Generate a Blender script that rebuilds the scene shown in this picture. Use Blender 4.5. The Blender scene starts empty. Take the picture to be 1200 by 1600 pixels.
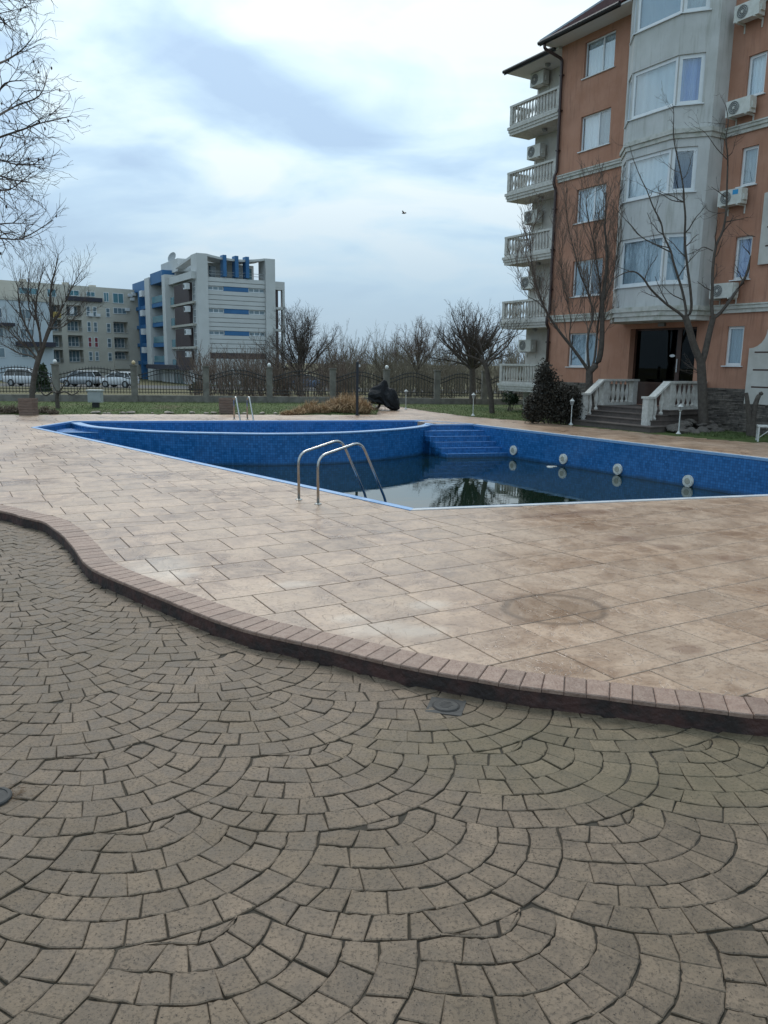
import bpy, bmesh, math, random
from mathutils import Vector, Matrix
from mathutils.geometry import delaunay_2d_cdt, tessellate_polygon
random.seed(7)
S = bpy.context.scene
COL = S.collection
PI = math.pi

# ------------------------------------------------------------------ camera
FPX, EYE, HORIZON, ROLL = 1220.0, 2.2, 567.0, math.radians(0.8)
PITCH = math.atan((800 - HORIZON) / FPX)
_f = Vector((0, math.cos(PITCH), -math.sin(PITCH)))
_u0 = Vector((0, math.sin(PITCH), math.cos(PITCH)))
_r0 = Vector((1, 0, 0))
_r = _r0 * math.cos(ROLL) + _u0 * math.sin(ROLL)
_u = -_r0 * math.sin(ROLL) + _u0 * math.cos(ROLL)
CAMPOS = Vector((0, 0, EYE))
cd = bpy.data.cameras.new('camera')
cd.sensor_fit = 'VERTICAL'; cd.sensor_height = 32.0; cd.sensor_width = 24.0
cd.lens = FPX / 1600 * 32.0
cd.clip_start = 0.05; cd.clip_end = 3000
cam = bpy.data.objects.new('camera', cd); COL.objects.link(cam)
m = Matrix((( _r.x, _u.x, -_f.x, 0), (_r.y, _u.y, -_f.y, 0), (_r.z, _u.z, -_f.z, EYE), (0, 0, 0, 1)))
cam.matrix_world = m
S.camera = cam
S.render.resolution_x, S.render.resolution_y = 768, 1024

# ------------------------------------------------------------------ sky, sun, exposure
SUN_AZ, SUN_EL = math.radians(-14), math.radians(48)      # azimuth from +Y towards +X
W = bpy.data.worlds.new('World'); S.world = W; W.use_nodes = True
nt = W.node_tree; nt.nodes.clear()
def wn(t, **k):
    n = nt.nodes.new(t)
    for a, b in k.items(): setattr(n, a, b)
    return n
def wl(a, b): nt.links.new(a, b)
def wmath(op, a, b=None, clamp=False):
    n = wn('ShaderNodeMath', operation=op); n.use_clamp = clamp
    for i, v in enumerate((a, b)):
        if v is None: continue
        if isinstance(v, (int, float)): n.inputs[i].default_value = v
        else: wl(v, n.inputs[i])
    return n.outputs[0]
out = wn('ShaderNodeOutputWorld'); bg = wn('ShaderNodeBackground'); bg.inputs['Strength'].default_value = 0.10
sky = wn('ShaderNodeTexSky', sky_type='NISHITA'); sky.sun_disc = False
sky.sun_elevation = SUN_EL; sky.sun_rotation = SUN_AZ; sky.air_density = 1.0; sky.dust_density = 2.0
tc = wn('ShaderNodeTexCoord'); sep = wn('ShaderNodeSeparateXYZ'); wl(tc.outputs['Generated'], sep.inputs[0])
zc = wmath('MAXIMUM', sep.outputs[2], 0.0)
den = wmath('ADD', zc, 0.34)
cmb = wn('ShaderNodeCombineXYZ'); wl(wmath('DIVIDE', sep.outputs[0], den), cmb.inputs[0]); wl(wmath('DIVIDE', sep.outputs[1], den), cmb.inputs[1])
mp = wn('ShaderNodeMapping'); mp.inputs['Rotation'].default_value = (0, 0, math.radians(28)); mp.inputs['Scale'].default_value = (0.75, 1.15, 1)
mp.inputs['Location'].default_value = (7.523, 5.408, 1.591)
wl(cmb.outputs[0], mp.inputs[0])
n1 = wn('ShaderNodeTexNoise'); n1.inputs['Scale'].default_value = 2.3; n1.inputs['Detail'].default_value = 6; n1.inputs['Roughness'].default_value = 0.46; n1.inputs['Distortion'].default_value = 0.9
wl(mp.outputs[0], n1.inputs['Vector'])
cr = wn('ShaderNodeValToRGB'); e = cr.color_ramp.elements
e[0].position = 0.38; e[0].color = (3.7, 5.3, 7.2, 1)
e[1].position = 0.60; e[1].color = (7.6, 8.6, 8.9, 1)
k = e.new(0.45); k.color = (4.6, 6.4, 8.1, 1)
k = e.new(0.52); k.color = (6.1, 7.8, 8.8, 1)
n2 = wn('ShaderNodeTexNoise'); n2.inputs['Scale'].default_value = 4.6; n2.inputs['Detail'].default_value = 5; n2.inputs['Roughness'].default_value = 0.5; n2.inputs['Distortion'].default_value = 0.5
wl(mp.outputs[0], n2.inputs['Vector'])
cf = wmath('ADD', wmath('MULTIPLY', n1.outputs['Fac'], 0.66), wmath('MULTIPLY', n2.outputs['Fac'], 0.34))
wl(cf, cr.inputs[0])
haze = wn('ShaderNodeMix', data_type='RGBA'); haze.inputs['A'].default_value = (3.7, 5.3, 6.8, 1)
hf = wn('ShaderNodeMapRange'); hf.inputs['From Min'].default_value = 0.02; hf.inputs['From Max'].default_value = 0.26; hf.interpolation_type = 'SMOOTHSTEP'
wl(zc, hf.inputs['Value']); wl(hf.outputs[0], haze.inputs['Factor']); wl(cr.outputs[0], haze.inputs['B'])
mixs = wn('ShaderNodeMix', data_type='RGBA'); mixs.inputs['Factor'].default_value = 0.88
wl(sky.outputs[0], mixs.inputs['A']); wl(haze.outputs['Result'], mixs.inputs['B'])
grad = wn('ShaderNodeVectorMath', operation='SCALE'); wl(mixs.outputs['Result'], grad.inputs[0]); wl(wmath('ADD', wmath('MULTIPLY', zc, 0.6), 0.88), grad.inputs['Scale'])   # overcast skies brighten towards the zenith
wl(grad.outputs[0], bg.inputs['Color']); wl(bg.outputs[0], out.inputs[0])

sd = bpy.data.lights.new('sun', 'SUN'); sd.energy = 1.5; sd.angle = math.radians(22); sd.color = (1, 0.93, 0.84)
sun = bpy.data.objects.new('sun', sd); COL.objects.link(sun)
_sv = Vector((math.sin(SUN_AZ) * math.cos(SUN_EL), math.cos(SUN_AZ) * math.cos(SUN_EL), math.sin(SUN_EL)))
sun.rotation_euler = (-_sv).to_track_quat('-Z', 'Y').to_euler(); sun.location = (0, 0, 60)
S.view_settings.view_transform = 'Standard'; S.view_settings.look = 'None'; S.view_settings.gamma = 1.0
S.view_settings.exposure = 0.26; S.view_settings.use_curve_mapping = False
S.render.engine = 'CYCLES'
S.cycles.max_bounces = 5; S.cycles.diffuse_bounces = 3; S.cycles.glossy_bounces = 3; S.cycles.transparent_max_bounces = 10

# ------------------------------------------------------------------ survey helpers: where a sight line meets the place
def ray(px, py): return _f + _r * ((px - 600) / FPX) + _u * ((800 - py) / FPX)
def G(px, py, z=0.0):
    d = ray(px, py); return CAMPOS + d * ((z - EYE) / d.z)
def D(px, py, Y):
    d = ray(px, py); return CAMPOS + d * (Y / d.y)

# ------------------------------------------------------------------ mesh helpers
def ident(x, y, z): return (x, y, z)
class Fr:
    """local frame: origin o, axes a (along) and b (out or back), heights in world z; gives offsets from o"""
    def __init__(s, o, a, b): s.o = Vector(o); s.a = Vector(a); s.b = Vector(b)
    def __call__(s, u, v, z):
        p = s.a * u + s.b * v; return (p.x, p.y, z)
    def sub(s, u, v, ang):
        """frame inside this one at (u,v), turned by ang from a towards b; offsets stay relative to s.o"""
        c, w = math.cos(ang), math.sin(ang)
        a = s.a * c + s.b * w; b = -s.a * w + s.b * c
        base = s.a * u + s.b * v
        def f(x, y, z):
            p = base + a * x + b * y; return (p.x, p.y, z)
        return f
class MB:
    def __init__(s, f=ident): s.v = []; s.q = []; s.f = f; s.t = []; s.tint = 0.5
    def add(s, vs, qs, raw=False):
        o = len(s.v)
        s.v += list(vs) if raw else [s.f(*p) for p in vs]
        for q in qs: s.q.append([i + o for i in q]); s.t.append(s.tint)
        return s
    def box(s, x0, x1, y0, y1, z0, z1):
        return s.add([(x0,y0,z0),(x1,y0,z0),(x1,y1,z0),(x0,y1,z0),(x0,y0,z1),(x1,y0,z1),(x1,y1,z1),(x0,y1,z1)],
              [(0,3,2,1),(4,5,6,7),(0,1,5,4),(1,2,6,5),(2,3,7,6),(3,0,4,7)])
    def quad(s, *p): return s.add(p, [tuple(range(len(p)))])
    def prism(s, poly, z0, z1):
        n = len(poly)
        return s.add([(x,y,z0) for x,y in poly] + [(x,y,z1) for x,y in poly],
              [tuple(range(n-1,-1,-1)), tuple(range(n,2*n))] + [(i,(i+1)%n,n+(i+1)%n,n+i) for i in range(n)])
    def lathe(s, prof, x=0, y=0, z=0, n=10):
        vs = []; qs = []
        for r, h in prof:
            for k in range(n):
                a = 2*PI*k/n; vs.append((x + r*math.cos(a), y + r*math.sin(a), z + h))
        for i in range(len(prof)-1):
            for k in range(n): qs.append((i*n+k, i*n+(k+1)%n, (i+1)*n+(k+1)%n, (i+1)*n+k))
        qs.append(tuple(range(n-1,-1,-1))); qs.append(tuple(range((len(prof)-1)*n, len(prof)*n)))
        return s.add(vs, qs)
    def tube(s, pts, rs, n=8, cap=True):
        pts = [Vector(p) for p in pts]
        if not isinstance(rs, (list, tuple)): rs = [rs]*len(pts)
        vs = []; qs = []; ref = None
        for i, p in enumerate(pts):
            d = (pts[min(i+1, len(pts)-1)] - pts[max(i-1, 0)])
            if d.length < 1e-9: d = Vector((0,0,1))
            d.normalize()
            if ref is None: ref = Vector((0,0,1)) if abs(d.z) < .9 else Vector((1,0,0))
            a = d.cross(ref)
            if a.length < 1e-6: a = d.cross(Vector((.3,1,.2)))
            a.normalize(); b = d.cross(a); ref = -b if False else ref
            for k in range(n):
                t = 2*PI*k/n; vs.append(tuple(p + (a*math.cos(t) + b*math.sin(t))*rs[i]))
        for i in range(len(pts)-1):
            for k in range(n): qs.append((i*n+k, i*n+(k+1)%n, (i+1)*n+(k+1)%n, (i+1)*n+k))
        if cap: qs.append(tuple(range(n-1,-1,-1))); qs.append(tuple(range((len(pts)-1)*n, len(pts)*n)))
        return s.add(vs, qs)
    def disc(s, c, nrm, r, t, n=20):
        c = Vector(c); nrm = Vector(nrm).normalized()
        return s.tube([c - nrm*t/2, c + nrm*t/2], r, n)
    def mesh(s, name, mat=None, smooth=False, fix=True):
        me = bpy.data.meshes.new(name); me.from_pydata(s.v, [], s.q)
        if mat: me.materials.append(mat)
        if len(set(s.t)) > 1 or (s.t and s.t[0] != 0.5):
            a = me.attributes.new('tint', 'FLOAT', 'FACE'); a.data.foreach_set('value', s.t)
        if fix:
            bm = bmesh.new(); bm.from_mesh(me); bmesh.ops.recalc_face_normals(bm, faces=bm.faces); bm.to_mesh(me); bm.free()
        if smooth: me.polygons.foreach_set('use_smooth', [True]*len(me.polygons))
        me.update(); return me
    def build(s, name, mat=None, parent=None, smooth=False, fix=True, loc=None):
        return link(name, s.mesh(name, mat, smooth, fix), parent, loc)
def link(name, me, parent=None, loc=None, rz=None, sc=None):
    o = bpy.data.objects.new(name, me); COL.objects.link(o)
    if parent: o.parent = parent
    if loc is not None: o.location = loc
    if rz is not None: o.rotation_euler = (0, 0, rz)
    if sc is not None: o.scale = sc
    return o
def tag(o, label=None, cat=None, group=None, kind=None):
    if label: o['label'] = label
    if cat: o['category'] = cat
    if group: o['group'] = group
    if kind: o['kind'] = kind
    return o
def thing(name, label, cat, loc=(0,0,0), group=None, rz=0.0):
    o = bpy.data.objects.new(name, None); COL.objects.link(o); o.location = loc; o.rotation_euler = (0,0,rz)
    o.empty_display_size = 0.2
    return tag(o, label, cat, group)
def copy_tree(o, parent=None):
    c = o.copy(); COL.objects.link(c); c.parent = parent
    for ch in list(o.children): copy_tree(ch, c)
    return c

# ------------------------------------------------------------------ materials
MATS = {}
def mat(name, col, rough=0.6, col2=None, scale=6.0, bump=0.0, bscale=60.0, metal=0.0, spec=0.5, detail=4, lo=0.35, hi=0.65, coords='pos', tint=0.0, coat=0.0, stretch=None):
    m = bpy.data.materials.new(name); m.use_nodes = True; t = m.node_tree; p = t.nodes['Principled BSDF']
    p.inputs['Roughness'].default_value = rough; p.inputs['Metallic'].default_value = metal; p.inputs['Specular IOR Level'].default_value = spec
    if coat: p.inputs['Coat Weight'].default_value = coat; p.inputs['Coat Roughness'].default_value = .08
    c = (*col, 1)
    p.inputs['Base Color'].default_value = c
    if coords == 'pos':
        g = t.nodes.new('ShaderNodeNewGeometry'); vec = g.outputs['Position']
    else:
        g = t.nodes.new('ShaderNodeTexCoord'); vec = g.outputs['Object']
    if stretch:
        mpn = t.nodes.new('ShaderNodeMapping'); mpn.inputs['Scale'].default_value = stretch; t.links.new(vec, mpn.inputs[0]); vec = mpn.outputs[0]
    cur = None
    if col2:
        n = t.nodes.new('ShaderNodeTexNoise'); n.inputs['Scale'].default_value = scale; n.inputs['Detail'].default_value = detail; n.inputs['Roughness'].default_value = 0.6
        t.links.new(vec, n.inputs['Vector'])
        r = t.nodes.new('ShaderNodeMapRange'); r.inputs['From Min'].default_value = lo; r.inputs['From Max'].default_value = hi; t.links.new(n.outputs['Fac'], r.inputs['Value'])
        x = t.nodes.new('ShaderNodeMix'); x.data_type = 'RGBA'; x.inputs['A'].default_value = c; x.inputs['B'].default_value = (*col2, 1)
        t.links.new(r.outputs[0], x.inputs['Factor']); cur = x.outputs['Result']
    if tint:
        a = t.nodes.new('ShaderNodeAttribute'); a.attribute_name = 'tint'
        r = t.nodes.new('ShaderNodeMapRange'); r.inputs['To Min'].default_value = 1 - tint; r.inputs['To Max'].default_value = 1 + tint
        t.links.new(a.outputs['Fac'], r.inputs['Value'])
        x = t.nodes.new('ShaderNodeVectorMath'); x.operation = 'SCALE'
        if cur: t.links.new(cur, x.inputs[0])
        else: x.inputs[0].default_value = col
        t.links.new(r.outputs[0], x.inputs['Scale']); cur = x.outputs[0]
    if cur: t.links.new(cur, p.inputs['Base Color'])
    if bump:
        n = t.nodes.new('ShaderNodeTexNoise'); n.inputs['Scale'].default_value = bscale; n.inputs['Detail'].default_value = 3
        t.links.new(vec, n.inputs['Vector'])
        b = t.nodes.new('ShaderNodeBump'); b.inputs['Strength'].default_value = bump; b.inputs['Distance'].default_value = 0.02
        t.links.new(n.outputs['Fac'], b.inputs['Height']); t.links.new(b.outputs[0], p.inputs['Normal'])
    MATS[name] = m
    return m
class NB:
    """small node-building helper for the richer materials"""
    def __init__(s, m): s.m = m; s.t = m.node_tree; s.p = s.t.nodes['Principled BSDF']
    def n(s, ty, **k):
        x = s.t.nodes.new(ty)
        for a, b in k.items(): setattr(x, a, b)
        return x
    def put(s, sock, v):
        if isinstance(v, bpy.types.NodeSocket): s.t.links.new(v, sock)
        else: sock.default_value = v
    def noise(s, vec, scale, detail=4, rough=.6, dist=0):
        x = s.n('ShaderNodeTexNoise'); x.inputs['Scale'].default_value = scale; x.inputs['Detail'].default_value = detail
        x.inputs['Roughness'].default_value = rough; x.inputs['Distortion'].default_value = dist; s.put(x.inputs['Vector'], vec); return x.outputs['Fac']
    def rng(s, v, a, b, c=0., d=1., smooth=True):
        x = s.n('ShaderNodeMapRange'); x.interpolation_type = 'SMOOTHSTEP' if smooth else 'LINEAR'
        for k, w in zip(('From Min','From Max','To Min','To Max'), (a,b,c,d)): x.inputs[k].default_value = w
        s.put(x.inputs['Value'], v); return x.outputs[0]
    def math(s, op, a, b=0.):
        x = s.n('ShaderNodeMath', operation=op); s.put(x.inputs[0], a); s.put(x.inputs[1], b); return x.outputs[0]
    def mix(s, f, a, b):
        x = s.n('ShaderNodeMix', data_type='RGBA')
        for k, w in (('Factor', f), ('A', a), ('B', b)):
            if isinstance(w, tuple) and len(w) == 3: w = (*w, 1)
            s.put(x.inputs[k], w)
        return x.outputs['Result']
    def pos(s): return s.n('ShaderNodeNewGeometry').outputs['Position']
    def map(s, vec, loc=(0,0,0), rot=(0,0,0), sc=(1,1,1)):
        x = s.n('ShaderNodeMapping', vector_type='TEXTURE'); x.inputs['Location'].default_value = loc; x.inputs['Rotation'].default_value = rot; x.inputs['Scale'].default_value = sc
        s.put(x.inputs[0], vec); return x.outputs[0]
    def length(s, vec):
        x = s.n('ShaderNodeVectorMath', operation='LENGTH'); s.put(x.inputs[0], vec); return x.outputs['Value']
    def scale(s, vec, f):
        x = s.n('ShaderNodeVectorMath', operation='SCALE'); s.put(x.inputs[0], vec); s.put(x.inputs['Scale'], f); return x.outputs[0]
    def attr(s, nm):
        x = s.n('ShaderNodeAttribute'); x.attribute_name = nm; return x.outputs['Fac']
    def bump(s, h, st, d=.01, nrm=None):
        x = s.n('ShaderNodeBump'); x.inputs['Strength'].default_value = st; x.inputs['Distance'].default_value = d; s.put(x.inputs['Height'], h)
        if nrm: s.put(x.inputs['Normal'], nrm)
        return x.outputs[0]
def newmat(name, rough=.6, spec=.5):
    m = bpy.data.materials.new(name); m.use_nodes = True; b = NB(m)
    b.p.inputs['Roughness'].default_value = rough; b.p.inputs['Specular IOR Level'].default_value = spec
    MATS[name] = m
    return m, b
# ================================================================== 2D helpers
def V2(p): return Vector((p[0], p[1]))
def catmull(pts, step):
    P = [V2(p) for p in pts]; out = []
    for i in range(len(P)-1):
        p0 = P[max(i-1,0)]; p1 = P[i]; p2 = P[i+1]; p3 = P[min(i+2,len(P)-1)]
        n = max(2, int((p2-p1).length/0.03))
        for k in range(n):
            t = k/n
            out.append(0.5*((2*p1) + (p2-p0)*t + (2*p0-5*p1+4*p2-p3)*t*t + (3*p1-p0-3*p2+p3)*t**3))
    out.append(P[-1])
    return resample(out, step)
def resample(pts, step):
    d = [0.0]
    for a, b in zip(pts, pts[1:]): d.append(d[-1] + (b-a).length)
    n = max(1, int(round(d[-1]/step))); res = []; j = 0
    for k in range(n+1):
        s = d[-1]*k/n
        while j < len(d)-2 and d[j+1] < s: j += 1
        w = (s-d[j])/max(1e-9, d[j+1]-d[j]); res.append(pts[j].lerp(pts[j+1], w))
    return res
def clip(poly, a, n):
    out = []; m_ = len(poly)
    for i in range(m_):
        p, q = poly[i], poly[(i+1)%m_]; dp = (p-a).dot(n); dq = (q-a).dot(n)
        if dp >= 0: out.append(p)
        if (dp >= 0) != (dq >= 0): out.append(p.lerp(q, dp/(dp-dq)))
    return out
def area(poly):
    return 0.5*sum(poly[i].x*poly[(i+1)%len(poly)].y - poly[(i+1)%len(poly)].x*poly[i].y for i in range(len(poly)))
def inset(poly, d):
    """convex-ish ccw polygon moved inwards by d"""
    n = len(poly); L = []
    for i in range(n):
        p, q = poly[i], poly[(i+1)%n]; e_ = (q-p).normalized(); nn = Vector((-e_.y, e_.x)); L.append((p + nn*d, e_))
    res = []
    for i in range(n):
        (a, e1), (b, e2) = L[i-1], L[i]; cr_ = e1.x*e2.y - e1.y*e2.x
        if abs(cr_) < 1e-5: res.append(b); continue
        t = ((b-a).x*e2.y - (b-a).y*e2.x)/cr_; res.append(a + e1*t)
    return res
def sheet(name, outer, holes, z, material, parent=None):
    polys = [[Vector((p.x, p.y, 0)) for p in outer]] + [[Vector((p.x, p.y, 0)) for p in h] for h in holes]
    tri = tessellate_polygon(polys); flat = [p for q in polys for p in q]
    b = MB(); b.add([(p.x, p.y, z) for p in flat], [tuple(t) for t in tri]); return b.build(name, material, parent)
def pillow(b, poly, z, inset_d, drop, depth, tilt=(0,0)):
    """a flat piece with eased edges: poly is ccw"""
    n = len(poly); c = sum(poly, Vector((0,0)))/n
    inner = []
    for i in range(n):
        e1 = (poly[i]-poly[i-1]); e2 = (poly[(i+1)%n]-poly[i])
        n1 = Vector((-e1.y, e1.x)); n2 = Vector((-e2.y, e2.x))
        nn = (n1.normalized() if n1.length > 1e-7 else n1) + (n2.normalized() if n2.length > 1e-7 else n2)
        nn = nn.normalized() if nn.length > 1e-7 else (c-poly[i]).normalized()
        inner.append(poly[i] + nn*min(inset_d, 0.4*(c-poly[i]).length))
    zt_ = lambda p: z + (p.x-c.x)*tilt[0] + (p.y-c.y)*tilt[1]
    b.add([(p.x,p.y,z-depth) for p in poly] + [(p.x,p.y,zt_(p)-drop) for p in poly] + [(p.x,p.y,zt_(p)) for p in inner],
          [(i,(i+1)%n,n+(i+1)%n,n+i) for i in range(n)] + [(n+i,n+(i+1)%n,2*n+(i+1)%n,2*n+i) for i in range(n)] + [tuple(range(2*n,3*n))])

# ================================================================== paving materials
def paving_material():
    m_, b = newmat('weathered stamped concrete setts', .62, .35)
    P = b.pos(); big = b.noise(P, 1.1, 3)
    tv = b.n('ShaderNodeVectorMath', operation='ADD'); b.put(tv.inputs[0], P); b.put(tv.inputs[1], b.scale((37.,23.,11.), b.attr('tint'))); PS = tv.outputs[0]
    mid = b.noise(PS, 7, 5, .65); fine = b.noise(P, 55, 4, .7)
    col = b.mix(b.rng(mid, .3, .7), (.104,.074,.050), (.197,.143,.099))
    col = b.mix(b.rng(big, .35, .75, 0, .55), col, (.088,.064,.037))
    col = b.mix(b.rng(fine, .50, .64, 0, .70), col, (.046,.032,.021))
    pits = b.noise(P, 95, 3, .7, .4); col = b.mix(b.rng(pits, .60, .68, 0, .85), col, (.024,.019,.015))
    blot = b.noise(P, 17, 5, .75, .6); col = b.mix(b.rng(blot, .54, .70, 0, .55), col, (.062,.045,.029)); col = b.mix(b.rng(blot, .42, .28, 0, .30), col, (.25,.188,.132))
    # algae where water stands along the foot of the kerb
    dl = b.math('SUBTRACT', b.length(b.map(P, loc=(1.75, 4.35, 0), rot=(0,0,-.12), sc=(1.9, .62, 1))), b.math('MULTIPLY', mid, .5))
    col = b.mix(b.rng(dl, .25, 1.05, .34, 0), col, (.082,.074,.030))
    t = b.rng(b.attr('tint'), 0, 1, .89, 1.11, False); col = b.scale(col, t)
    b.put(b.p.inputs['Base Color'], col)
    h = b.math('ADD', b.math('MULTIPLY', mid, .6), b.math('MULTIPLY', fine, .35)); h = b.math('SUBTRACT', h, b.math('MULTIPLY', b.rng(pits,.64,.72), .5))
    b.put(b.p.inputs['Normal'], b.bump(h, .9, .014))
    b.put(b.p.inputs['Roughness'], b.rng(mid, .3, .7, .52, .75))
    return m_
M_SETT = paving_material()
M_JOINT = mat('dark mossy joint', (.024,.018,.012), .9, (.042,.033,.020), 9)
M_BRICK = mat('faded red kerb brick', (.185,.113,.083), .6, (.250,.168,.128), 14, bump=.5, bscale=45, tint=.14)
M_KERBFACE = mat('dark red kerb face', (.060,.026,.021), .7, (.022,.014,.012), 5, bump=.8, bscale=18, lo=.4, hi=.6)
def deck_material():
    m_, b = newmat('sand coloured stamped slate', .42, .65)
    P = b.pos(); big = b.noise(P, .55, 3, .55)
    tv = b.n('ShaderNodeVectorMath', operation='ADD'); b.put(tv.inputs[0], P); b.put(tv.inputs[1], b.scale((37.,23.,11.), b.attr('tint'))); PS = tv.outputs[0]     # each slab has its own veining
    mid = b.noise(PS, 3.2, 5, .62, .8); fine = b.noise(PS, 24, 4, .65)
    col = b.mix(b.rng(mid, .3, .72), (.226,.131,.079), (.378,.252,.166))
    far = b.rng(big, .35, .68); col = b.mix(b.math('MULTIPLY', far, .55), col, (.39,.285,.205))
    col = b.mix(b.rng(fine, .50, .66, 0, .50), col, (.15,.085,.048))
    sm = b.noise(b.map(PS, rot=(0,0,.5), sc=(2.4,.8,1)), 5.5, 6, .7, 1.2); col = b.mix(b.rng(sm, .55, .72, 0, .55), col, (.155,.088,.050)); col = b.mix(b.rng(sm, .42, .28, 0, .5), col, (.42,.308,.215))
    vein = b.rng(b.math('ABSOLUTE', b.math('SUBTRACT', b.noise(PS, 2.6, 3, .55, 1.6), .5)), .0, .012, .45, 0); col = b.mix(vein, col, (.17,.125,.10))
    def stain(px, py, rx, ry, rot, colr, amt, ring=None, wob=.45, hard=.35):
        nonlocal col
        c = G(px, py); d = b.length(b.map(P, loc=(c.x, c.y, 0), rot=(0,0,rot), sc=(rx, ry, 50)))
        d = b.math('ADD', d, b.math('MULTIPLY', b.math('SUBTRACT', b.noise(P, 5.5, 4), .5), wob))
        if ring:
            f = b.rng(b.math('ABSOLUTE', b.math('SUBTRACT', d, 1.0)), .0, ring, amt, 0)
            f = b.math('MULTIPLY', f, b.rng(mid, .25, .6, .25, 1))
        else: f = b.rng(d, 1-hard, 1+hard, amt, 0)
        col = b.mix(f, col, colr)
    stain(866, 951, .47, .42, .5, (.075,.043,.025), .85, ring=.16, wob=.22)
    stain(866, 951, .47, .42, .5, (.19,.115,.066), .5, wob=.4)
    for px, py, rx, ry in ((255,885,.32,.42),(272,900,.2,.18),(460,913,.20,.11),(590,982,.26,.15),(655,987,.22,.13),(545,966,.16,.10),(670,945,.2,.12)):
        stain(px, py, rx, ry, .3, (.48,.39,.31), .5, wob=1.1, hard=.6)
    for px, py, rx, ry in ((870,805,.75,.26),(930,800,.45,.22),(1075,1014,.17,.12),(1045,855,.22,.20),(985,842,.3,.18),(1145,873,.26,.18),(965,843,.28,.16),(1010,819,.20,.12),(1068,795,.25,.12)):
        stain(px, py, rx*.8, ry*.8, .4, (.15,.075,.042), .6, wob=1.1, hard=.45)
    t = b.rng(b.attr('tint'), 0, 1, .87, 1.09, False); col = b.scale(col, t)
    b.put(b.p.inputs['Base Color'], col)
    h = b.math('ADD', b.math('MULTIPLY', mid, .8), b.math('MULTIPLY', fine, .22)); h = b.math('SUBTRACT', h, vein)
    b.put(b.p.inputs['Normal'], b.bump(h, .38, .02))
    b.put(b.p.inputs['Roughness'], b.math('ADD', b.rng(big, .3, .7, .28, .44), b.rng(mid, .3, .7, -.04, .10)))
    return m_
M_DECK = deck_material()
M_DECKJOINT = mat('brown slab joint', (.075,.046,.030), .8, (.12,.080,.055), 8)

# ================================================================== kerb line
ZL = -0.145
KO = [(0,798),(33,807),(67,815),(83,825),(100,838),(117,858),(133,880),(157,895),(200,913),(267,940),(333,967),(400,988),(503,1010),(600,1033),(683,1050),(743,1060),(800,1070),(878,1080),(947,1088),(1013,1097),(1087,1105),(1123,1109),(1200,1118)]
KI = [(0,787),(43,797),(83,805),(110,813),(133,828),(160,855),(180,875),(207,890),(253,908),(300,927),(353,943),(400,958),(577,1000),(633,1013),(700,1028),(753,1038),(800,1045),(883,1056),(947,1065),(1013,1072),(1087,1080),(1177,1089)]
ko = [V2(G(*p)) for p in KO]; ki = [V2(G(*p)) for p in KI]
ko = [Vector((-15.5,14.6)), Vector((-10.5,13.2)), Vector((-7.6,12.3))] + ko + [Vector((3.6,4.62)), Vector((6.5,4.45)), Vector((10,4.5))]
ki = [Vector((-15.5,14.95)), Vector((-10.5,13.58)), Vector((-7.6,12.68))] + ki + [Vector((3.7,4.90)), Vector((6.5,4.73)), Vector((10,4.78))]
kos = catmull(ko, .05); kis_ = catmull(ki, .05)
def nearest(line, p):
    return min(range(len(line)), key=lambda i: (line[i]-p).length_squared)
def tangent(line, i):
    return (line[min(i+3,len(line)-1)] - line[max(i-3,0)]).normalized()
# inner edge: a smooth offset of the outer one
KW = .27
kin = []
for i, p in enumerate(kos):
    t = tangent(kos, i); nn = Vector((-t.y, t.x)); j = nearest(kis_, p + nn*KW)
    kin.append((p + nn*KW)*.6 + kis_[j]*.4 if (kis_[j]-p).length < .45 else p + nn*KW)
for _ in range(6): kin = [kin[0]] + [(kin[i-1]+kin[i]+kin[i+1])/3 for i in range(1,len(kin)-1)] + [kin[-1]]
kerb = MB()
n = len(kos)
kerb.add([(p.x,p.y,ZL-.3) for p in kos] + [(p.x,p.y,-.020) for p in kos] + [(p.x+(q.x-p.x)*.05,p.y+(q.y-p.y)*.05,-.008) for p,q in zip(kos,kin)] + [(p.x,p.y,-.008) for p in kin] + [(p.x,p.y,-.3) for p in kin],
         [(r*n+i, r*n+i+1, (r+1)*n+i+1, (r+1)*n+i) for r in range(4) for i in range(n-1)])
kerb_o = tag(kerb.build('kerb', M_KERBFACE), 'winding dark red kerb edged with brick headers between the cobbles and the deck', 'kerb', kind='structure')
rs = random.Random(3)
brick_n = 0
i = 0
while i < n-4:
    j = min(n-1, i + 3)
    w = (kos[j]-kos[i]).length
    if kos[i].x < -8.5 or kos[i].x > 4.2: i = j; continue
    g = .0024; a, b_, c_, d_ = kos[i], kos[j], kin[j], kin[i]
    ta = (b_-a).normalized()*g; tb = (c_-d_).normalized()*g
    o_ = (d_-a).normalized()*.004
    poly = [a+ta-o_*1.5, b_-ta-o_*1.5, c_-tb-o_, d_+tb-o_]
    mb = MB(); mb.tint = rs.random(); pillow(mb, poly, .004+rs.uniform(-.002,.002), .008, .007, .03)
    mb.build('brick', M_BRICK, kerb_o); brick_n += 1
    i = j

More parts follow.
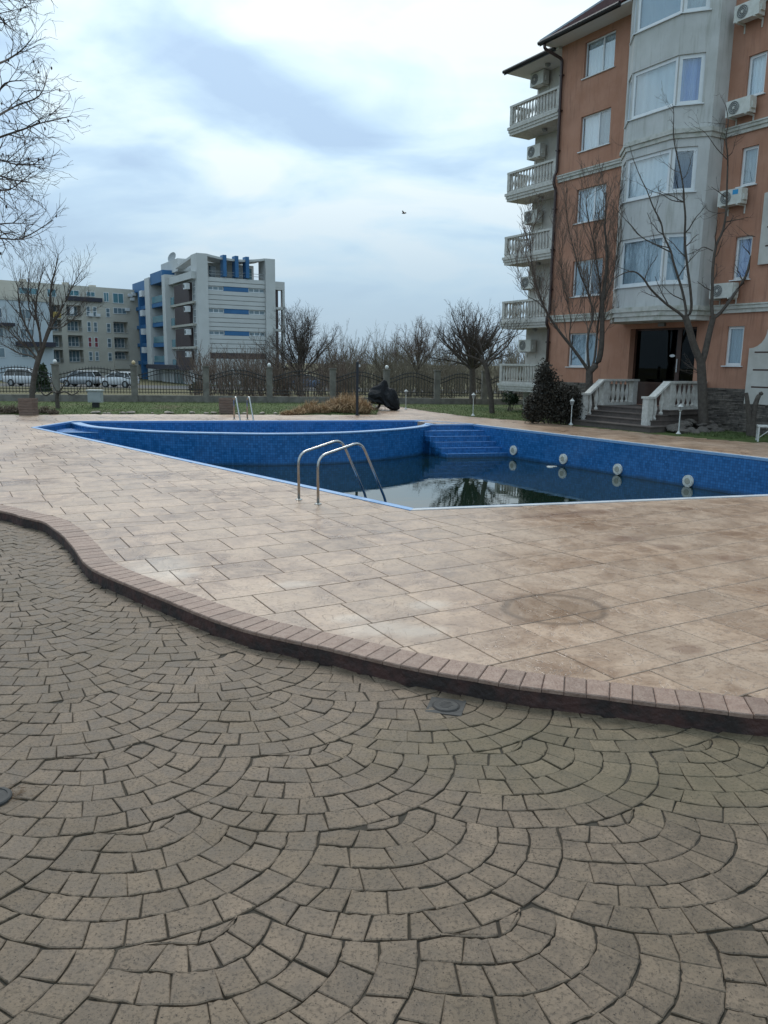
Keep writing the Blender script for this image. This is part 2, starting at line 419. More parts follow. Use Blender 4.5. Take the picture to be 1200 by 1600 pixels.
# ================================================================== lower paving: fans of setts
low_outer = [Vector((-24,16.2)), Vector((-15.5,14.7))] + kos[::4] + [Vector((10,4.6)), Vector((16.5,4.9)), Vector((16.5,-6)), Vector((-24,-6))]
low_base = tag(sheet('lower_paving', low_outer[::-1] if area(low_outer) < 0 else low_outer, [], ZL-.0105, M_JOINT),
               'grey brown cobble paving laid in overlapping fans in the foreground', 'paving', kind='structure')
SC = (EYE-ZL)/2.37
LA, LB, LC = Vector((1.235,.065))*SC, Vector((.475,-.76))*SC, Vector((.94,4.46))*SC
RINGS = [x*SC for x in (.77,.61,.455,.29,.13,-.02,-.021)]
def curve(b_, s):
    """ring whose lowest point lies b_ below the fan centre; inner rings turn up more steeply"""
    ar = .19*SC + .98*b_; yc = .20*SC*max(0, 1-b_/(.77*SC))**1.6
    if s <= 1:
        th = PI + PI*s; c = math.cos(th); x = -.2*SC + (ar*c if c > 0 else .8*SC*c); y = yc + (b_+yc)*math.sin(th)
    else:
        x = -.2*SC + ar; y = yc + (s-1)*.9*SC
    return Vector((x, y))
def inside(q):
    dx = q.x + .2*SC; a = .945*SC if dx > 0 else .8*SC
    return (dx/a)**2 + (q.y/(.77*SC))**2 < 1
OFFS = [-LA, -LB, -LB+LA, -LB-LA, -LB*2+LA, -LB*2+LA*2]
def rng_s(b_):
    best = None; cur = None
    for k in range(0, 261):
        s = k/200; q = curve(b_, s)
        if any(inside(q - o) for o in OFFS): 
            if cur is not None and (best is None or cur[1]-cur[0] > best[1]-best[0]): best = cur
            cur = None
        else: cur = (s, s) if cur is None else (cur[0], s)
    if cur is not None and (best is None or cur[1]-cur[0] > best[1]-best[0]): best = cur
    return best
RS = [rng_s(b_) for b_ in RINGS]
def in_view(p, margin=60, z=0.0):
    q = Vector((p.x, p.y, z)) - CAMPOS; c = q.dot(_f)
    if c < .2: return False
    x = 600 + FPX*q.dot(_r)/c; y = 800 - FPX*q.dot(_u)/c
    return -margin < x < 1200+margin and -margin < y < 1600+margin
def arclen(b_, r_):
    pts = [curve(b_, r_[0]+(r_[1]-r_[0])*q/60) for q in range(61)]; d = [0.0]
    for a, c in zip(pts, pts[1:]): d.append(d[-1] + (c-a).length)
    return pts, d
def at_len(tab, u):
    pts, d = tab; s_ = u*d[-1]; j = 0
    while j < len(d)-2 and d[j+1] < s_: j += 1
    return pts[j].lerp(pts[j+1], min(1, max(0, (s_-d[j])/max(1e-9, d[j+1]-d[j]))))
rs = random.Random(11)
setts = []
GAP = .0032
for gi in range(-10, 8):
    for gj in range(-12, 6):
        C = LC + LA*gi + LB*gj
        if C.y < .3 or C.y > 16 or abs(C.x) > 12: continue
        for k in range(len(RINGS)-1):
            ro, ri = RS[k], RS[k+1]
            if ro is None: continue
            ri = ri or ro
            bo, bi = RINGS[k], RINGS[k+1]
            L = arclen(bo, ro)[1][-1]
            tab_o, tab_i = arclen(bo-GAP, ro), arclen(bi+GAP, ri)
            cnt = max(1, int(round(L/rs.uniform(.165,.20)))); cuts = [0] + [ (q + rs.uniform(-.2,.2))/cnt for q in range(1,cnt)] + [1]
            skew = [0] + [rs.uniform(-.02,.02) for _ in range(cnt-1)] + [0]
            gb = GAP*(1.0 if k else 1.5)
            for q in range(cnt):
                gu = GAP/L
                ol = []; il = []
                for w in range(5):
                    uo = cuts[q] + gu + (cuts[q+1]-cuts[q]-2*gu)*w/4; so = (skew[q], skew[q+1])
                    ui = min(1-gu, max(gu, uo + so[0]*(1-w/4) + so[1]*w/4))
                    bw = bo - gb; bq = bi + GAP
                    po = at_len(tab_o, uo); pi_ = at_len(tab_i, ui)
                    j_ = lambda: Vector((rs.uniform(-.0055,.0055), rs.uniform(-.0055,.0055)))
                    ol.append(C + po + j_()); il.append(C + pi_ + j_())
                if k == len(RINGS)-2:      # crown of the fan: filled up to the fans above
                    il = []
                    for p_ in ol:
                        w_ = p_ - C; st_ = 0
                        while st_ < 60 and not any(inside(w_ + Vector((0,.006)) - o) for o in OFFS): w_ = w_ + Vector((0,.006)); st_ += 1
                        il.append(C + w_ - Vector((0,.004)))
                poly = ol + ([C + Vector((.034,.218))*SC] if k == len(RINGS)-3 and q == cnt-1 else []) + il[::-1]
                if k == len(RINGS)-3 and q == 0: poly = poly + [C + Vector((-.482,-.010))*SC]
                if area(poly) < 0: poly = poly[::-1]
                A_ = area(poly)
                if A_ < .0042 or A_ > .08: continue
                c = sum(poly, Vector((0,0)))/len(poly)
                if not in_view(c, 380, ZL): continue
                ni = nearest(kos, c); t = tangent(kos, ni)
                if (c - kos[ni]).dot(Vector((-t.y, t.x))) > .05: continue
                if (c - V2(G(697,1104,ZL))).length < .085: continue
                setts.append((c.y + (0 if in_view(c, 20, ZL) else 100), poly))
setts.sort(key=lambda x: x[0])
rest = MB()
for idx, (yy, poly) in enumerate(setts):
    ZT = ZL + rs.uniform(-.0025,.0025); tl = (rs.gauss(0,.018), rs.gauss(0,.018))
    if idx < 300:
        mb = MB(); mb.tint = rs.random(); pillow(mb, poly, ZT, .0055, .0034, .03, tl); mb.build('sett', M_SETT, low_base)
    else:
        rest.tint = rs.random(); pillow(rest, poly, ZT, .0055, .0034, .03, tl)
tag(rest.build('sett_field', M_SETT, low_base), kind='stuff')
print('setts', len(setts), 'bricks', brick_n)

# ================================================================== pool outline and deck
PA, PR, PTR = V2(G(642,798)), Vector((12.2,15.1)), V2(G(742,662.5))
PBR, PBL, PL2, PL = V2(G(655,656.5)), V2(G(112,658)), V2(G(100,660)), V2(G(48,668))
POOL = [PA, PR, PTR, PBR, PBL, PL]                 # outer edge of the coping, ccw
if area(POOL) < 0: POOL = POOL[::-1]
COPE = .17
INN = inset(POOL, COPE)
dk = [(0,648),(150,647),(300,647),(460,648),(588,648),(592,640),(585,633),(612,632),(640,638),(690,645),(740,651.5),(850,660),(1031,679),(1200,693)]
back = [V2(G(*p)) for p in dk]
back = [Vector((-24,31.5))] + back + [Vector((16.5,20.5)), Vector((16.5,4.9))]
deck_outer = [p for p in kin[::4]] + back[::-1] + [Vector((-24,16))]
if area(deck_outer) < 0: deck_outer = deck_outer[::-1]
deck = tag(sheet('deck', deck_outer, [POOL], -.012, M_DECKJOINT), 'sand coloured stamped slab deck around the pool', 'deck', kind='structure')
e1 = Vector((math.cos(math.radians(29.5)), math.sin(math.radians(29.5)))); e2 = Vector((-e1.y, e1.x))
def pip(p, poly):
    r = False; j = len(poly)-1
    for i in range(len(poly)):
        a, b_ = poly[i], poly[j]
        if (a.y > p.y) != (b_.y > p.y) and p.x < (b_.x-a.x)*(p.y-a.y)/(b_.y-a.y) + a.x: r = not r
        j = i
    return r
def minus_pool(poly):
    pieces = []; cur = [poly]
    n_ = len(POOL)
    rem = poly
    for i in range(n_):
        a, q = POOL[i], POOL[(i+1)%n_]; e_ = (q-a).normalized(); outn = Vector((e_.y, -e_.x))
        o_ = clip(rem, a + outn*.004, outn)
        if len(o_) > 2 and abs(area(o_)) > .002: pieces.append(o_)
        rem = clip(rem, a, -outn)
        if len(rem) < 3: break
    return pieces
# control joint from the pool corner towards the lower right
cj0, cj1 = V2(G(650,806)), V2(G(1200,945)); cjn = Vector((-(cj1-cj0).y, (cj1-cj0).x)).normalized()
rs = random.Random(5)
slabs = []
row0 = 3.77
for k in range(-14, 62):
    y0, y1 = row0 + .62*k, row0 + .62*(k+1); x = -24 + rs.uniform(0,.6)
    while x < 28:
        w = rs.choice((.46,.60,.63,.66,.70,.64)); x0, x1 = x, x+w; x = x1
        g = .0046
        poly = [e1*(x0+g)+e2*(y0+g), e1*(x1-g)+e2*(y0+g), e1*(x1-g)+e2*(y1-g), e1*(x0+g)+e2*(y1-g)]
        c = sum(poly, Vector((0,0)))/4
        if c.x < -23 or c.x > 16 or c.y > 40 or c.y < 4.3: continue
        if not in_view(c, 420): continue
        # kerb side
        ni = nearest(kin, c)
        if (c-kin[ni]).length < .9:
            t = tangent(kin, ni); nn = Vector((-t.y, t.x)); poly = clip(poly, kin[ni] - nn*.012, nn)
            if len(poly) < 3 or abs(area(poly)) < .006: continue
            c = sum(poly, Vector((0,0)))/len(poly)
        elif not pip(c, deck_outer): continue
        if c.y > 24:   # trimmed along the lawn
            if not all(pip(p, deck_outer) for p in poly): 
                if not pip(c, deck_outer): continue
                poly = [c + (p-c)*.97 for p in poly]
                bad = False
                for p_ in range(len(poly)):
                    f_ = 1.0
                    while not pip(c + (poly[p_]-c)*f_, deck_outer) and f_ > .05: f_ -= .05
                    poly[p_] = c + (poly[p_]-c)*f_
        for pc in minus_pool(poly):
            parts = [pc]
            ds = [(p-cj0).dot(cjn) for p in pc]
            if min(ds) < 0 < max(ds) and (c-cj0).dot(cj1-cj0) > 0:
                parts = [clip(pc, cj0 + cjn*.008, cjn), clip(pc, cj0 - cjn*.008, -cjn)]
            for q in parts:
                if len(q) > 2 and abs(area(q)) > .003:
                    if area(q) < 0: q = q[::-1]
                    cq = sum(q, Vector((0,0)))/len(q); slabs.append((cq.length + (0 if in_view(cq, 20) else 100), q))
slabs.sort(key=lambda x: x[0])
rest = MB()
for idx, (dd, q) in enumerate(slabs):
    zt = rs.uniform(-.0015,.0015)
    if idx < 300:
        mb = MB(); mb.tint = rs.random(); pillow(mb, q, zt, .006, .005, .02); mb.build('slab', M_DECK, deck)
    else:
        rest.tint = rs.random(); pillow(rest, q, zt, .006, .005, .02)
tag(rest.build('slab_field', M_DECK, deck), kind='stuff')
print('slabs', len(slabs))

# ================================================================== ground: lawn, verge and the land beyond the fence
def ground_material():
    m_, b = newmat('winter lawn and bare earth', .9, .2)
    P = b.pos(); n1_ = b.noise(P, .35, 4); n2_ = b.noise(P, 5, 4, .7); n3_ = b.noise(P, 40, 3)
    col = b.mix(b.rng(n2_, .35, .65), (.050,.078,.020), (.085,.110,.035))
    col = b.mix(b.rng(n1_, .52, .70, 0, .8), col, (.115,.092,.055))
    col = b.mix(b.rng(n3_, .5, .7, 0, .5), col, (.038,.042,.016))
    sp = b.n('ShaderNodeSeparateXYZ'); b.put(sp.inputs[0], P)
    yy = b.math('ADD', sp.outputs[1], b.math('MULTIPLY', n1_, 8.0))
    dry = b.rng(yy, 50, 56); dryc = b.mix(b.rng(n2_, .3, .7), (.125,.105,.060), (.085,.088,.040)); col = b.mix(dry, col, dryc)
    road = b.math('MULTIPLY', b.rng(sp.outputs[1], 75.5, 76.5), b.rng(sp.outputs[1], 86.5, 87.5, 1, 0)); col = b.mix(road, col, (.10,.10,.10))
    b.put(b.p.inputs['Base Color'], col); b.put(b.p.inputs['Normal'], b.bump(n3_, .8, .04))
    return m_
M_GROUND = ground_material()
def gz(x, y):
    p = Vector((x, y)); z = -.03
    if y > 40: z -= min(1, (y-40)/40)*.55
    return z
gm = MB()
hole = [Vector((-23.9,-5.9)), Vector((16.4,-5.9)), Vector((16.4,20.4))] + [p + Vector((0,-.18)) for p in back[1:-2][::-1]] + [Vector((-23.9,31.3))]
rect = [Vector((-60,-40)), Vector((60,-40)), Vector((60,40)), Vector((-60,40))]
polys = [[Vector((p.x,p.y,0)) for p in rect], [Vector((p.x,p.y,0)) for p in hole]]
gm.add([(p.x,p.y,-.03) for q in polys for p in q], [tuple(t) for t in tessellate_polygon(polys)])
xs = [-1200,-500,-200,-60] + [-50+5*i for i in range(21)] + [60,200,500,1200]
ys = [40,42,45,50,55,60,65,70,75,80,85,90,100,130,200,400,1500]
nx = len(xs)
gm.add([(x,y,gz(x,y)) for y in ys for x in xs], [(j*nx+i, j*nx+i+1, (j+1)*nx+i+1, (j+1)*nx+i) for j in range(len(ys)-1) for i in range(nx-1)])
for a_ in (-1,1): gm.quad((a_*60,-40,-.03),(a_*1200,-40,-.03),(a_*1200,40,-.03),(a_*60,40,-.03))
gm.quad((-1200,-800,-.03),(1200,-800,-.03),(1200,-40,-.03),(-1200,-40,-.03))
tag(gm.build('ground', M_GROUND), 'green lawn strip behind the deck running into rough dry land beyond the fence', 'ground', kind='structure')
# ================================================================== swimming pool
def tile_material(name, c1, c2, ang, cell=.075):
    """mosaic: tiles laid along the wall direction ang, height from z"""
    m_, b = newmat(name, .22, .5)
    P = b.pos(); q = b.map(P, rot=(0,0,ang)); sp = b.n('ShaderNodeSeparateXYZ'); b.put(sp.inputs[0], q)
    u = b.math('DIVIDE', sp.outputs[0], cell); z = b.math('DIVIDE', sp.outputs[2], cell)
    cm = b.n('ShaderNodeCombineXYZ'); b.put(cm.inputs[0], b.math('FLOOR', u)); b.put(cm.inputs[1], b.math('FLOOR', z))
    wn_ = b.n('ShaderNodeTexWhiteNoise', noise_dimensions='2D'); b.put(wn_.inputs['Vector'], cm.outputs[0])
    col = b.mix(wn_.outputs['Value'], c1, c2)
    zf = b.math('ABSOLUTE', b.math('SUBTRACT', b.math('FRACT', z), .5)); xf = b.math('ABSOLUTE', b.math('SUBTRACT', b.math('FRACT', u), .5))
    gr = b.math('MAXIMUM', b.rng(zf, .40, .46), b.rng(xf, .40, .46)); col = b.mix(b.math('MULTIPLY', gr, .55), col, (.004,.022,.085))
    lime = b.noise(P, 1.1, 4); col = b.mix(b.rng(lime, .55, .80, 0, .14), col, (.08,.20,.38))
    zz = b.math('ADD', sp.outputs[2], b.math('MULTIPLY', b.math('SUBTRACT', lime, .5), .10))
    scum = b.math('MULTIPLY', b.rng(zz, -.97, -.90, 1, 0), .55); col = b.mix(scum, col, (.020,.045,.060))      # scum line above the water
    b.put(b.p.inputs['Base Color'], col); b.put(b.p.inputs['Roughness'], b.rng(lime, .3, .7, .18, .4)); b.put(b.p.inputs['Normal'], b.bump(gr, -.25, .004))
    return m_
M_TILE = tile_material('cobalt mosaic tile', (.010,.098,.270), (.030,.165,.42), math.radians(11))
M_TILER = tile_material('cobalt mosaic tile right wall', (.010,.098,.270), (.030,.165,.42), math.radians(-58.5))
M_TILEFLOOR = mat('cobalt tile floor', (.010,.08,.25), .3, (.02,.13,.36), 8)
M_COPE = mat('pale blue coping', (.13,.27,.48), .45, (.20,.34,.53), 3, bump=.2, bscale=30)
M_COPEW = mat('white coping', (.46,.47,.48), .5, (.33,.34,.35), 4, bump=.2, bscale=30)
M_COPEBLUE = mat('light blue trim tile', (.07,.20,.47), .3, (.12,.27,.52), 20)
M_WHITEP = mat('white pool plastic', (.70,.70,.66), .4, (.55,.55,.50), 15)
M_LENS = mat('yellowed lens', (.42,.40,.33), .25, (.30,.29,.24), 20)
POOLZ, FLOORZ = -1.0, -2.3
pool = thing('swimming_pool', 'half empty swimming pool lined with blue mosaic tile', 'swimming pool', (2, 20, 0))
po = Vector((2, 20, 0))
def pf(x, y, z): return (x-po.x, y-po.y, z)
def strip_between(outer, inner, z):
    b = MB(pf); n_ = len(outer)
    b.add([(p.x,p.y,z) for p in outer] + [(p.x,p.y,z) for p in inner], [(i,(i+1)%n_,n_+(i+1)%n_,n_+i) for i in range(n_)])
    return b
n_ = len(POOL)
# coping: one run for each side, a slab with thickness
for i in range(n_):
    a, q = POOL[i], POOL[(i+1)%n_]; ai, qi = INN[i], INN[(i+1)%n_]
    d_ = (q-a).normalized()*.002
    # two bands: walking band and raised trim tile at the water's edge
    am, qm = a.lerp(ai,.72), q.lerp(qi,.72)
    L = (q-a).length
    white = i in (0, 1)
    b = MB(pf)
    b.prism([(a+d_)[:], (q-d_)[:], (qm-d_)[:], (am+d_)[:]], -.06, .010)
    b.build('coping', M_COPEW if white else M_COPE, pool)
    b = MB(pf); b.prism([(am+d_)[:], (qm-d_)[:], (qi-d_)[:], (ai+d_)[:]], -.06, .004)
    b.build('trim_tile', M_COPEBLUE if not white else M_COPE, pool)
    # wall under it
    b = MB(pf); o_ = Vector((-(q-a).normalized().y, (q-a).normalized().x))*.012
    b.quad((ai.x-o_.x,ai.y-o_.y,-.055),(qi.x-o_.x,qi.y-o_.y,-.055),(qi.x-o_.x,qi.y-o_.y,FLOORZ),(ai.x-o_.x,ai.y-o_.y,FLOORZ))
    b.build('wall', M_TILER if i == 1 else M_TILE, pool)
b = MB(pf); b.add([(p.x,p.y,FLOORZ) for p in INN], [tuple(range(n_))]); b.build('floor', M_TILEFLOOR, pool)
# curved dividing wall with the paddling basin behind it
cw = [(112,660.5),(128,665),(150,668),(200,672),(260,675),(340,677),(420,678),(500,677),(560,675),(620,671),(655,667.5),(672,664.5),(676.5,661.5),(670,658.8),(650,657)]
cwo = catmull([V2(G(*p, -.02)) for p in cw], .22)
cwi = []
for i, p in enumerate(cwo):
    t = tangent(cwo, i); cwi.append(p + Vector((-t.y, t.x))*.28)
b = MB(pf); n1_ = len(cwo)
b.add([(p.x,p.y,FLOORZ) for p in cwo] + [(p.x,p.y,-.05) for p in cwo] , [(i,i+1,n1_+i+1,n1_+i) for i in range(n1_-1)])
b.add([(p.x,p.y,-.05) for p in cwi] + [(p.x,p.y,-.62) for p in cwi] , [(i,i+1,n1_+i+1,n1_+i) for i in range(n1_-1)])
b.build('divider_wall', M_TILE, pool, smooth=True)
b = MB(pf)
oo = [p + (p-q).normalized()*.02 for p, q in zip(cwo, cwi)]; ii = [q + (q-p).normalized()*.02 for p, q in zip(cwo, cwi)]
b.add([(p.x,p.y,-.05) for p in oo] + [(p.x,p.y,-.012) for p in oo] + [(p.x,p.y,-.012) for p in ii] + [(p.x,p.y,-.05) for p in ii], [(r*n1_+i,r*n1_+i+1,((r+1)%4)*n1_+i+1,((r+1)%4)*n1_+i) for r in range(4) for i in range(n1_-1)])
b.build('divider_cap', M_COPE, pool)
b = MB(pf); pl = cwi + [INN[3], INN[4]] if False else cwi
b.add([(p.x,p.y,-.62) for p in cwi], [tuple(range(n1_))]); b.build('paddling_floor', M_TILEFLOOR, pool)
# stairs in the far corner by the right wall
rd = (PR-PTR).normalized(); nrm = Vector((rd.y, -rd.x))      # rd towards the camera along the right wall, nrm to the left
if nrm.x > 0: nrm = -nrm
top_r = V2(G(745,664)); sdir = (V2(G(676,664.5)) - top_r); slen = sdir.length + .5; sdir.normalize()
for k in range(8):
    z1 = -.17*(k+1) - .02; a = top_r + rd*(.34*k - .3) - sdir*.6; q = top_r + rd*(.34*(k+1)) - sdir*.6
    b = MB(pf); b.prism([a[:], q[:], (q+sdir*(slen+.6))[:], (a+sdir*(slen+.6))[:]], FLOORZ, z1)
    st = b.build('stair', M_TILE, pool)
    b = MB(pf); q2 = q + rd*.012; q0 = q - rd*.05
    b.prism([q0[:], q2[:], (q2+sdir*(slen+.6))[:], (q0+sdir*(slen+.6))[:]], z1+.001, z1+.014); b.build('nosing', M_COPEBLUE, st)
# back wall above the stairs
b = MB(pf); a = top_r - rd*.31 - sdir*.3; q = a + sdir*(slen-.2); b.prism([a[:], (a-rd*.12)[:], (q-rd*.12)[:], q[:]], FLOORZ, -.03); b.build('stair_back', M_TILE, pool)
b = MB(pf); b.prism([(a+rd*.03)[:], (a-rd*.14)[:], (q-rd*.14)[:], (q+rd*.03)[:]], -.03, .010); b.build('stair_coping', M_COPE, pool)
b = MB(pf); b.prism([(a-rd*.141)[:], (a-rd*1.6)[:], (a+sdir*(slen-.75)-rd*1.6)[:], (a+sdir*(slen-.75)-rd*.141)[:]], -.4, .004); b.build('infill', M_DECK, pool)
# shallow steps in the left corner
for (p1, p2, z1, bk) in (((92,676),(174,676.5),-.19,1.6),((135,687),(190,687.5),-.40,1.4),((175,698),(215,699),-.61,1.4)):
    a, q = V2(G(*p1, z1)), V2(G(*p2, z1)); a = a + (a-q).normalized()*.1
    b = MB(pf); b.prism([a[:], q[:], (q+Vector((.25,bk)))[:], (a+Vector((-.6,bk)))[:]], FLOORZ, z1); st = b.build('corner_step', M_TILE, pool)
    e_ = (q-a).normalized(); f_ = Vector((e_.y, -e_.x))
    b = MB(pf); b.prism([(a+f_*.012)[:], (q+f_*.012)[:], (q-f_*.07)[:], (a-f_*.07)[:]], z1+.001, z1+.016); b.build('nosing', M_COPE, st)
# underwater lamps on the right wall
wn3 = Vector((nrm.x, nrm.y, 0)); wp = INN[1] if (INN[1]-PR).length < 2 else INN[2]
for px, py in ((803,703.5),(881,717),(966,733),(1076,751.5)):
    d_ = ray(px, py); p0 = Vector((INN[POOL.index(PTR)].x, INN[POOL.index(PTR)].y, 0)); t_ = (p0-CAMPOS).dot(wn3)/d_.dot(wn3); c = CAMPOS + d_*t_
    c = c - po
    ol = MB().disc(c + wn3*.025, wn3, .165, .05, 24).build('pool_light', M_WHITEP, pool)
    MB().disc(c + wn3*.055, wn3, .125, .012, 24).build('ring', M_WHITEP, ol)
    MB().disc(c + wn3*.064, wn3, .085, .012, 20).build('lens', M_LENS, ol)
    sc_ = MB()
    side_ = wn3.cross(Vector((0,0,1))).normalized()
    for k in range(6):
        a_ = k*PI/3; sc_.disc(c + wn3*.054 + (side_*math.cos(a_) + Vector((0,0,1))*math.sin(a_))*.145, wn3, .010, .008, 6)
    sc_.build('screws', M_LENS, ol)
# water
m_, b = newmat('murky still water', .012, .5)
b.p.inputs['Base Color'].default_value = (.005,.014,.009,1); b.p.inputs['IOR'].default_value = 1.42
P = b.pos(); w1 = b.noise(b.map(P, sc=(1.0,.55,1)), 2.2, 3, .5); w2 = b.noise(P, 9, 2)
b.put(b.p.inputs['Normal'], b.bump(b.math('ADD', w1, b.math('MULTIPLY', w2, .12)), .05, .02))
wt = MB(); wt.add([(p.x,p.y,POOLZ) for p in INN], [tuple(range(n_))]); tag(wt.build('water', m_), 'dark still water in the half empty pool reflecting sky and trees', 'water', kind='structure')
# floating scrap
b = MB(); c = G(862,729.5,POOLZ)
for k in range(5):
    a_ = c + Vector((random.uniform(-.22,.22), random.uniform(-.15,.15), .012)); r_ = random.uniform(.03,.09)
    b.prism([(a_.x + r_*1.6*math.cos(t)*random.uniform(.7,1.2), a_.y + r_*math.sin(t)*random.uniform(.7,1.2)) for t in [i*PI/4 for i in range(8)]], POOLZ-.004, POOLZ+.016)
tag(b.build('floating_scrap', M_WHITEP), 'white scraps floating on the water by the second wall light', 'litter')

# ================================================================== ladders
M_STEEL = mat('brushed steel', (.45,.44,.42), .22, (.36,.35,.33), 12, metal=1.0)
def bend(pts, r, seg=5):
    P = [Vector(p) for p in pts]; out = [P[0]]
    for i in range(1, len(P)-1):
        a, c, q = P[i-1], P[i], P[i+1]; d1 = (a-c); d2 = (q-c); rr = min(r, d1.length*.48, d2.length*.48)
        s0, s1 = c + d1.normalized()*rr, c + d2.normalized()*rr
        for k in range(seg+1):
            t = k/seg; out.append(s0*(1-t)**2 + c*2*t*(1-t) + s1*t*t)
    out.append(P[-1]); return out
def ladder(name, label, base, dirn, side, gap, h, reach, rise, drop, treads, rr=.022, out=.56, group=None):
    """two bent rails: foot on the deck, over, and down into the basin; dirn = towards the water"""
    t = thing(name, label, 'pool ladder', base, group); dirn = Vector(dirn).normalized(); side = Vector(side).normalized()
    for k in (0, 1):
        o_ = side*gap*k
        pts = [o_ + Vector((0,0,0)), o_ + Vector((0,0,h)), o_ + dirn*reach + Vector((0,0,h+rise)), o_ + dirn*(reach+out) + Vector((0,0,-.12)), o_ + dirn*(reach+out) + Vector((0,0,-drop))]
        rl = MB().tube(bend(pts, .17, 7), rr, 12).build('rail', M_STEEL, t, smooth=True)
        MB().lathe([(.058,0),(.058,.008),(.034,.022),(.026,.024)], o_.x, o_.y, .001, 18).build('foot_flange', M_STEEL, rl, smooth=False)
    for k in range(treads):
        z = -.22 - .25*k; c = dirn*(reach+out)
        b = MB(); p = c + side*.0; q = c + side*gap
        b.prism([(p+dirn*.04)[:2], (q+dirn*.04)[:2], (q-dirn*.04)[:2], (p-dirn*.04)[:2]], z, z+.03); b.build('tread', M_STEEL, t)
    return t
b1, b2 = G(467,781), G(497,788)
sd_ = b2-b1; dn_ = (D(606,784,11.6) - b2); dn_.z = 0
wdir = Vector((.76,.65,0))
ladder('pool_ladder', 'tall steel ladder with arched handrails at the near edge of the pool', b1, wdir, sd_, sd_.length, .75, .86, .19, 1.6, 4)
c1, c2 = G(366,655), G(386.5,655)
ladder('pool_ladder', 'small steel ladder with treads at the far edge of the paddling basin', c1, (.50,-.87,0), c2-c1, (c2-c1).length, .80, .25, .07, .60, 2, .030, .48)
# ================================================================== materials for buildings
def render_mat(name, c1, c2, dirt, amt):
    """painted render with rain streaks, patches and fine grain"""
    m_, b = newmat(name, .88, .25); P = b.pos(); n1_ = b.noise(P, 1.3, 4, .6); n2_ = b.noise(P, 45, 3)
    st_ = b.noise(b.map(P, sc=(.22,.22,2.6)), 1.6, 5, .68); pt = b.noise(P, .35, 3)
    col = b.mix(b.rng(n1_, .3, .7), c1, c2); col = b.mix(b.math('MULTIPLY', b.rng(st_, .50, .72), amt), col, dirt); col = b.mix(b.rng(pt, .5, .7, 0, amt*.6), col, dirt)
    col = b.mix(b.rng(n2_, .55, .75, 0, .15), col, dirt); b.put(b.p.inputs['Base Color'], col); b.put(b.p.inputs['Normal'], b.bump(n2_, .3, .01)); return m_
M_ORANGE = render_mat('weathered orange render', (.395,.198,.130), (.450,.240,.165), (.225,.120,.085), .55)
M_GREYR = render_mat('light grey render', (.50,.50,.485), (.57,.57,.555), (.31,.31,.27), .55)
M_CREAM = mat('off white render', (.52,.50,.46), .8, (.43,.41,.37), 2.0, bump=.15, bscale=60)
M_MOULD = mat('stained white moulding', (.52,.51,.47), .75, (.30,.31,.25), 3.5, lo=.45, hi=.75, bump=.2)
M_BALU = mat('aged white balustrade', (.56,.54,.50), .7, (.42,.40,.36), 8, bump=.15)
M_UPVC = mat('white window plastic', (.72,.74,.75), .35, (.66,.68,.69), 4)
M_BROWN = mat('dark brown metal', (.045,.020,.014), .45, (.065,.030,.020), 5)
M_PIPE = mat('brown downpipe', (.040,.020,.018), .4)
M_GUTTER = mat('dark gutter', (.020,.022,.026), .45)
M_SOFFIT = mat('pale soffit', (.62,.61,.59), .8)
M_ROOF = mat('red roof tile', (.095,.028,.026), .6, (.060,.020,.021), 9, bump=.9, bscale=12)
M_FLASH = mat('grey flashing', (.16,.19,.22), .4, metal=.3)
M_STONE = mat('grey brown stacked slate', (.165,.138,.115), .85, (.090,.076,.066), 7, bump=.6, bscale=40, tint=.35)
M_STONEJ = mat('slate joint', (.022,.019,.017), .95)
M_STEP = mat('brown stone step', (.115,.088,.075), .75, (.080,.064,.056), 6, bump=.3, bscale=50)
M_ACW = mat('air conditioner white', (.62,.62,.58), .45, (.52,.52,.47), 6)
M_ACD = mat('air conditioner grille dark', (.13,.135,.135), .6)
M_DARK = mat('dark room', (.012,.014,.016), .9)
M_LAMP = mat('grey lamp glass', (.22,.22,.21), .3)
M_BLUESTICK = mat('blue sticker', (.02,.28,.55), .5)
def curtain_mat(name, c1, c2, freq):
    m_, b = newmat(name, .8, .2)
    tcn = b.n('ShaderNodeTexCoord'); sp = b.n('ShaderNodeSeparateXYZ'); b.put(sp.inputs[0], b.pos())
    w = b.math('SINE', b.math('MULTIPLY', b.math('SUBTRACT', sp.outputs[0], sp.outputs[1]), freq))
    nn = b.noise(b.map(b.pos(), sc=(1,1,6)), 4, 3)
    col = b.mix(b.rng(b.math('ADD', b.math('MULTIPLY', w, .5), b.math('MULTIPLY', nn, 2.2)), .2, 2.0), c1, c2); b.put(b.p.inputs['Base Color'], col)
    return m_
M_CURT = {'white': curtain_mat('white net curtain', (.66,.69,.71), (.76,.78,.79), 22), 'grey': curtain_mat('grey net curtain', (.38,.44,.48), (.47,.52,.55), 30),
          'white2': curtain_mat('patterned net curtain', (.50,.54,.57), (.60,.64,.66), 12), 'blue': curtain_mat('blue patterned curtain', (.16,.24,.50), (.34,.42,.64), 16), 'blind': mat('pale roller blind', (.78,.78,.79), .8), 'dark': mat('dark blue blind',(.03,.04,.06),.8), 'teal': mat('grey green blind', (.30,.36,.39), .8)}
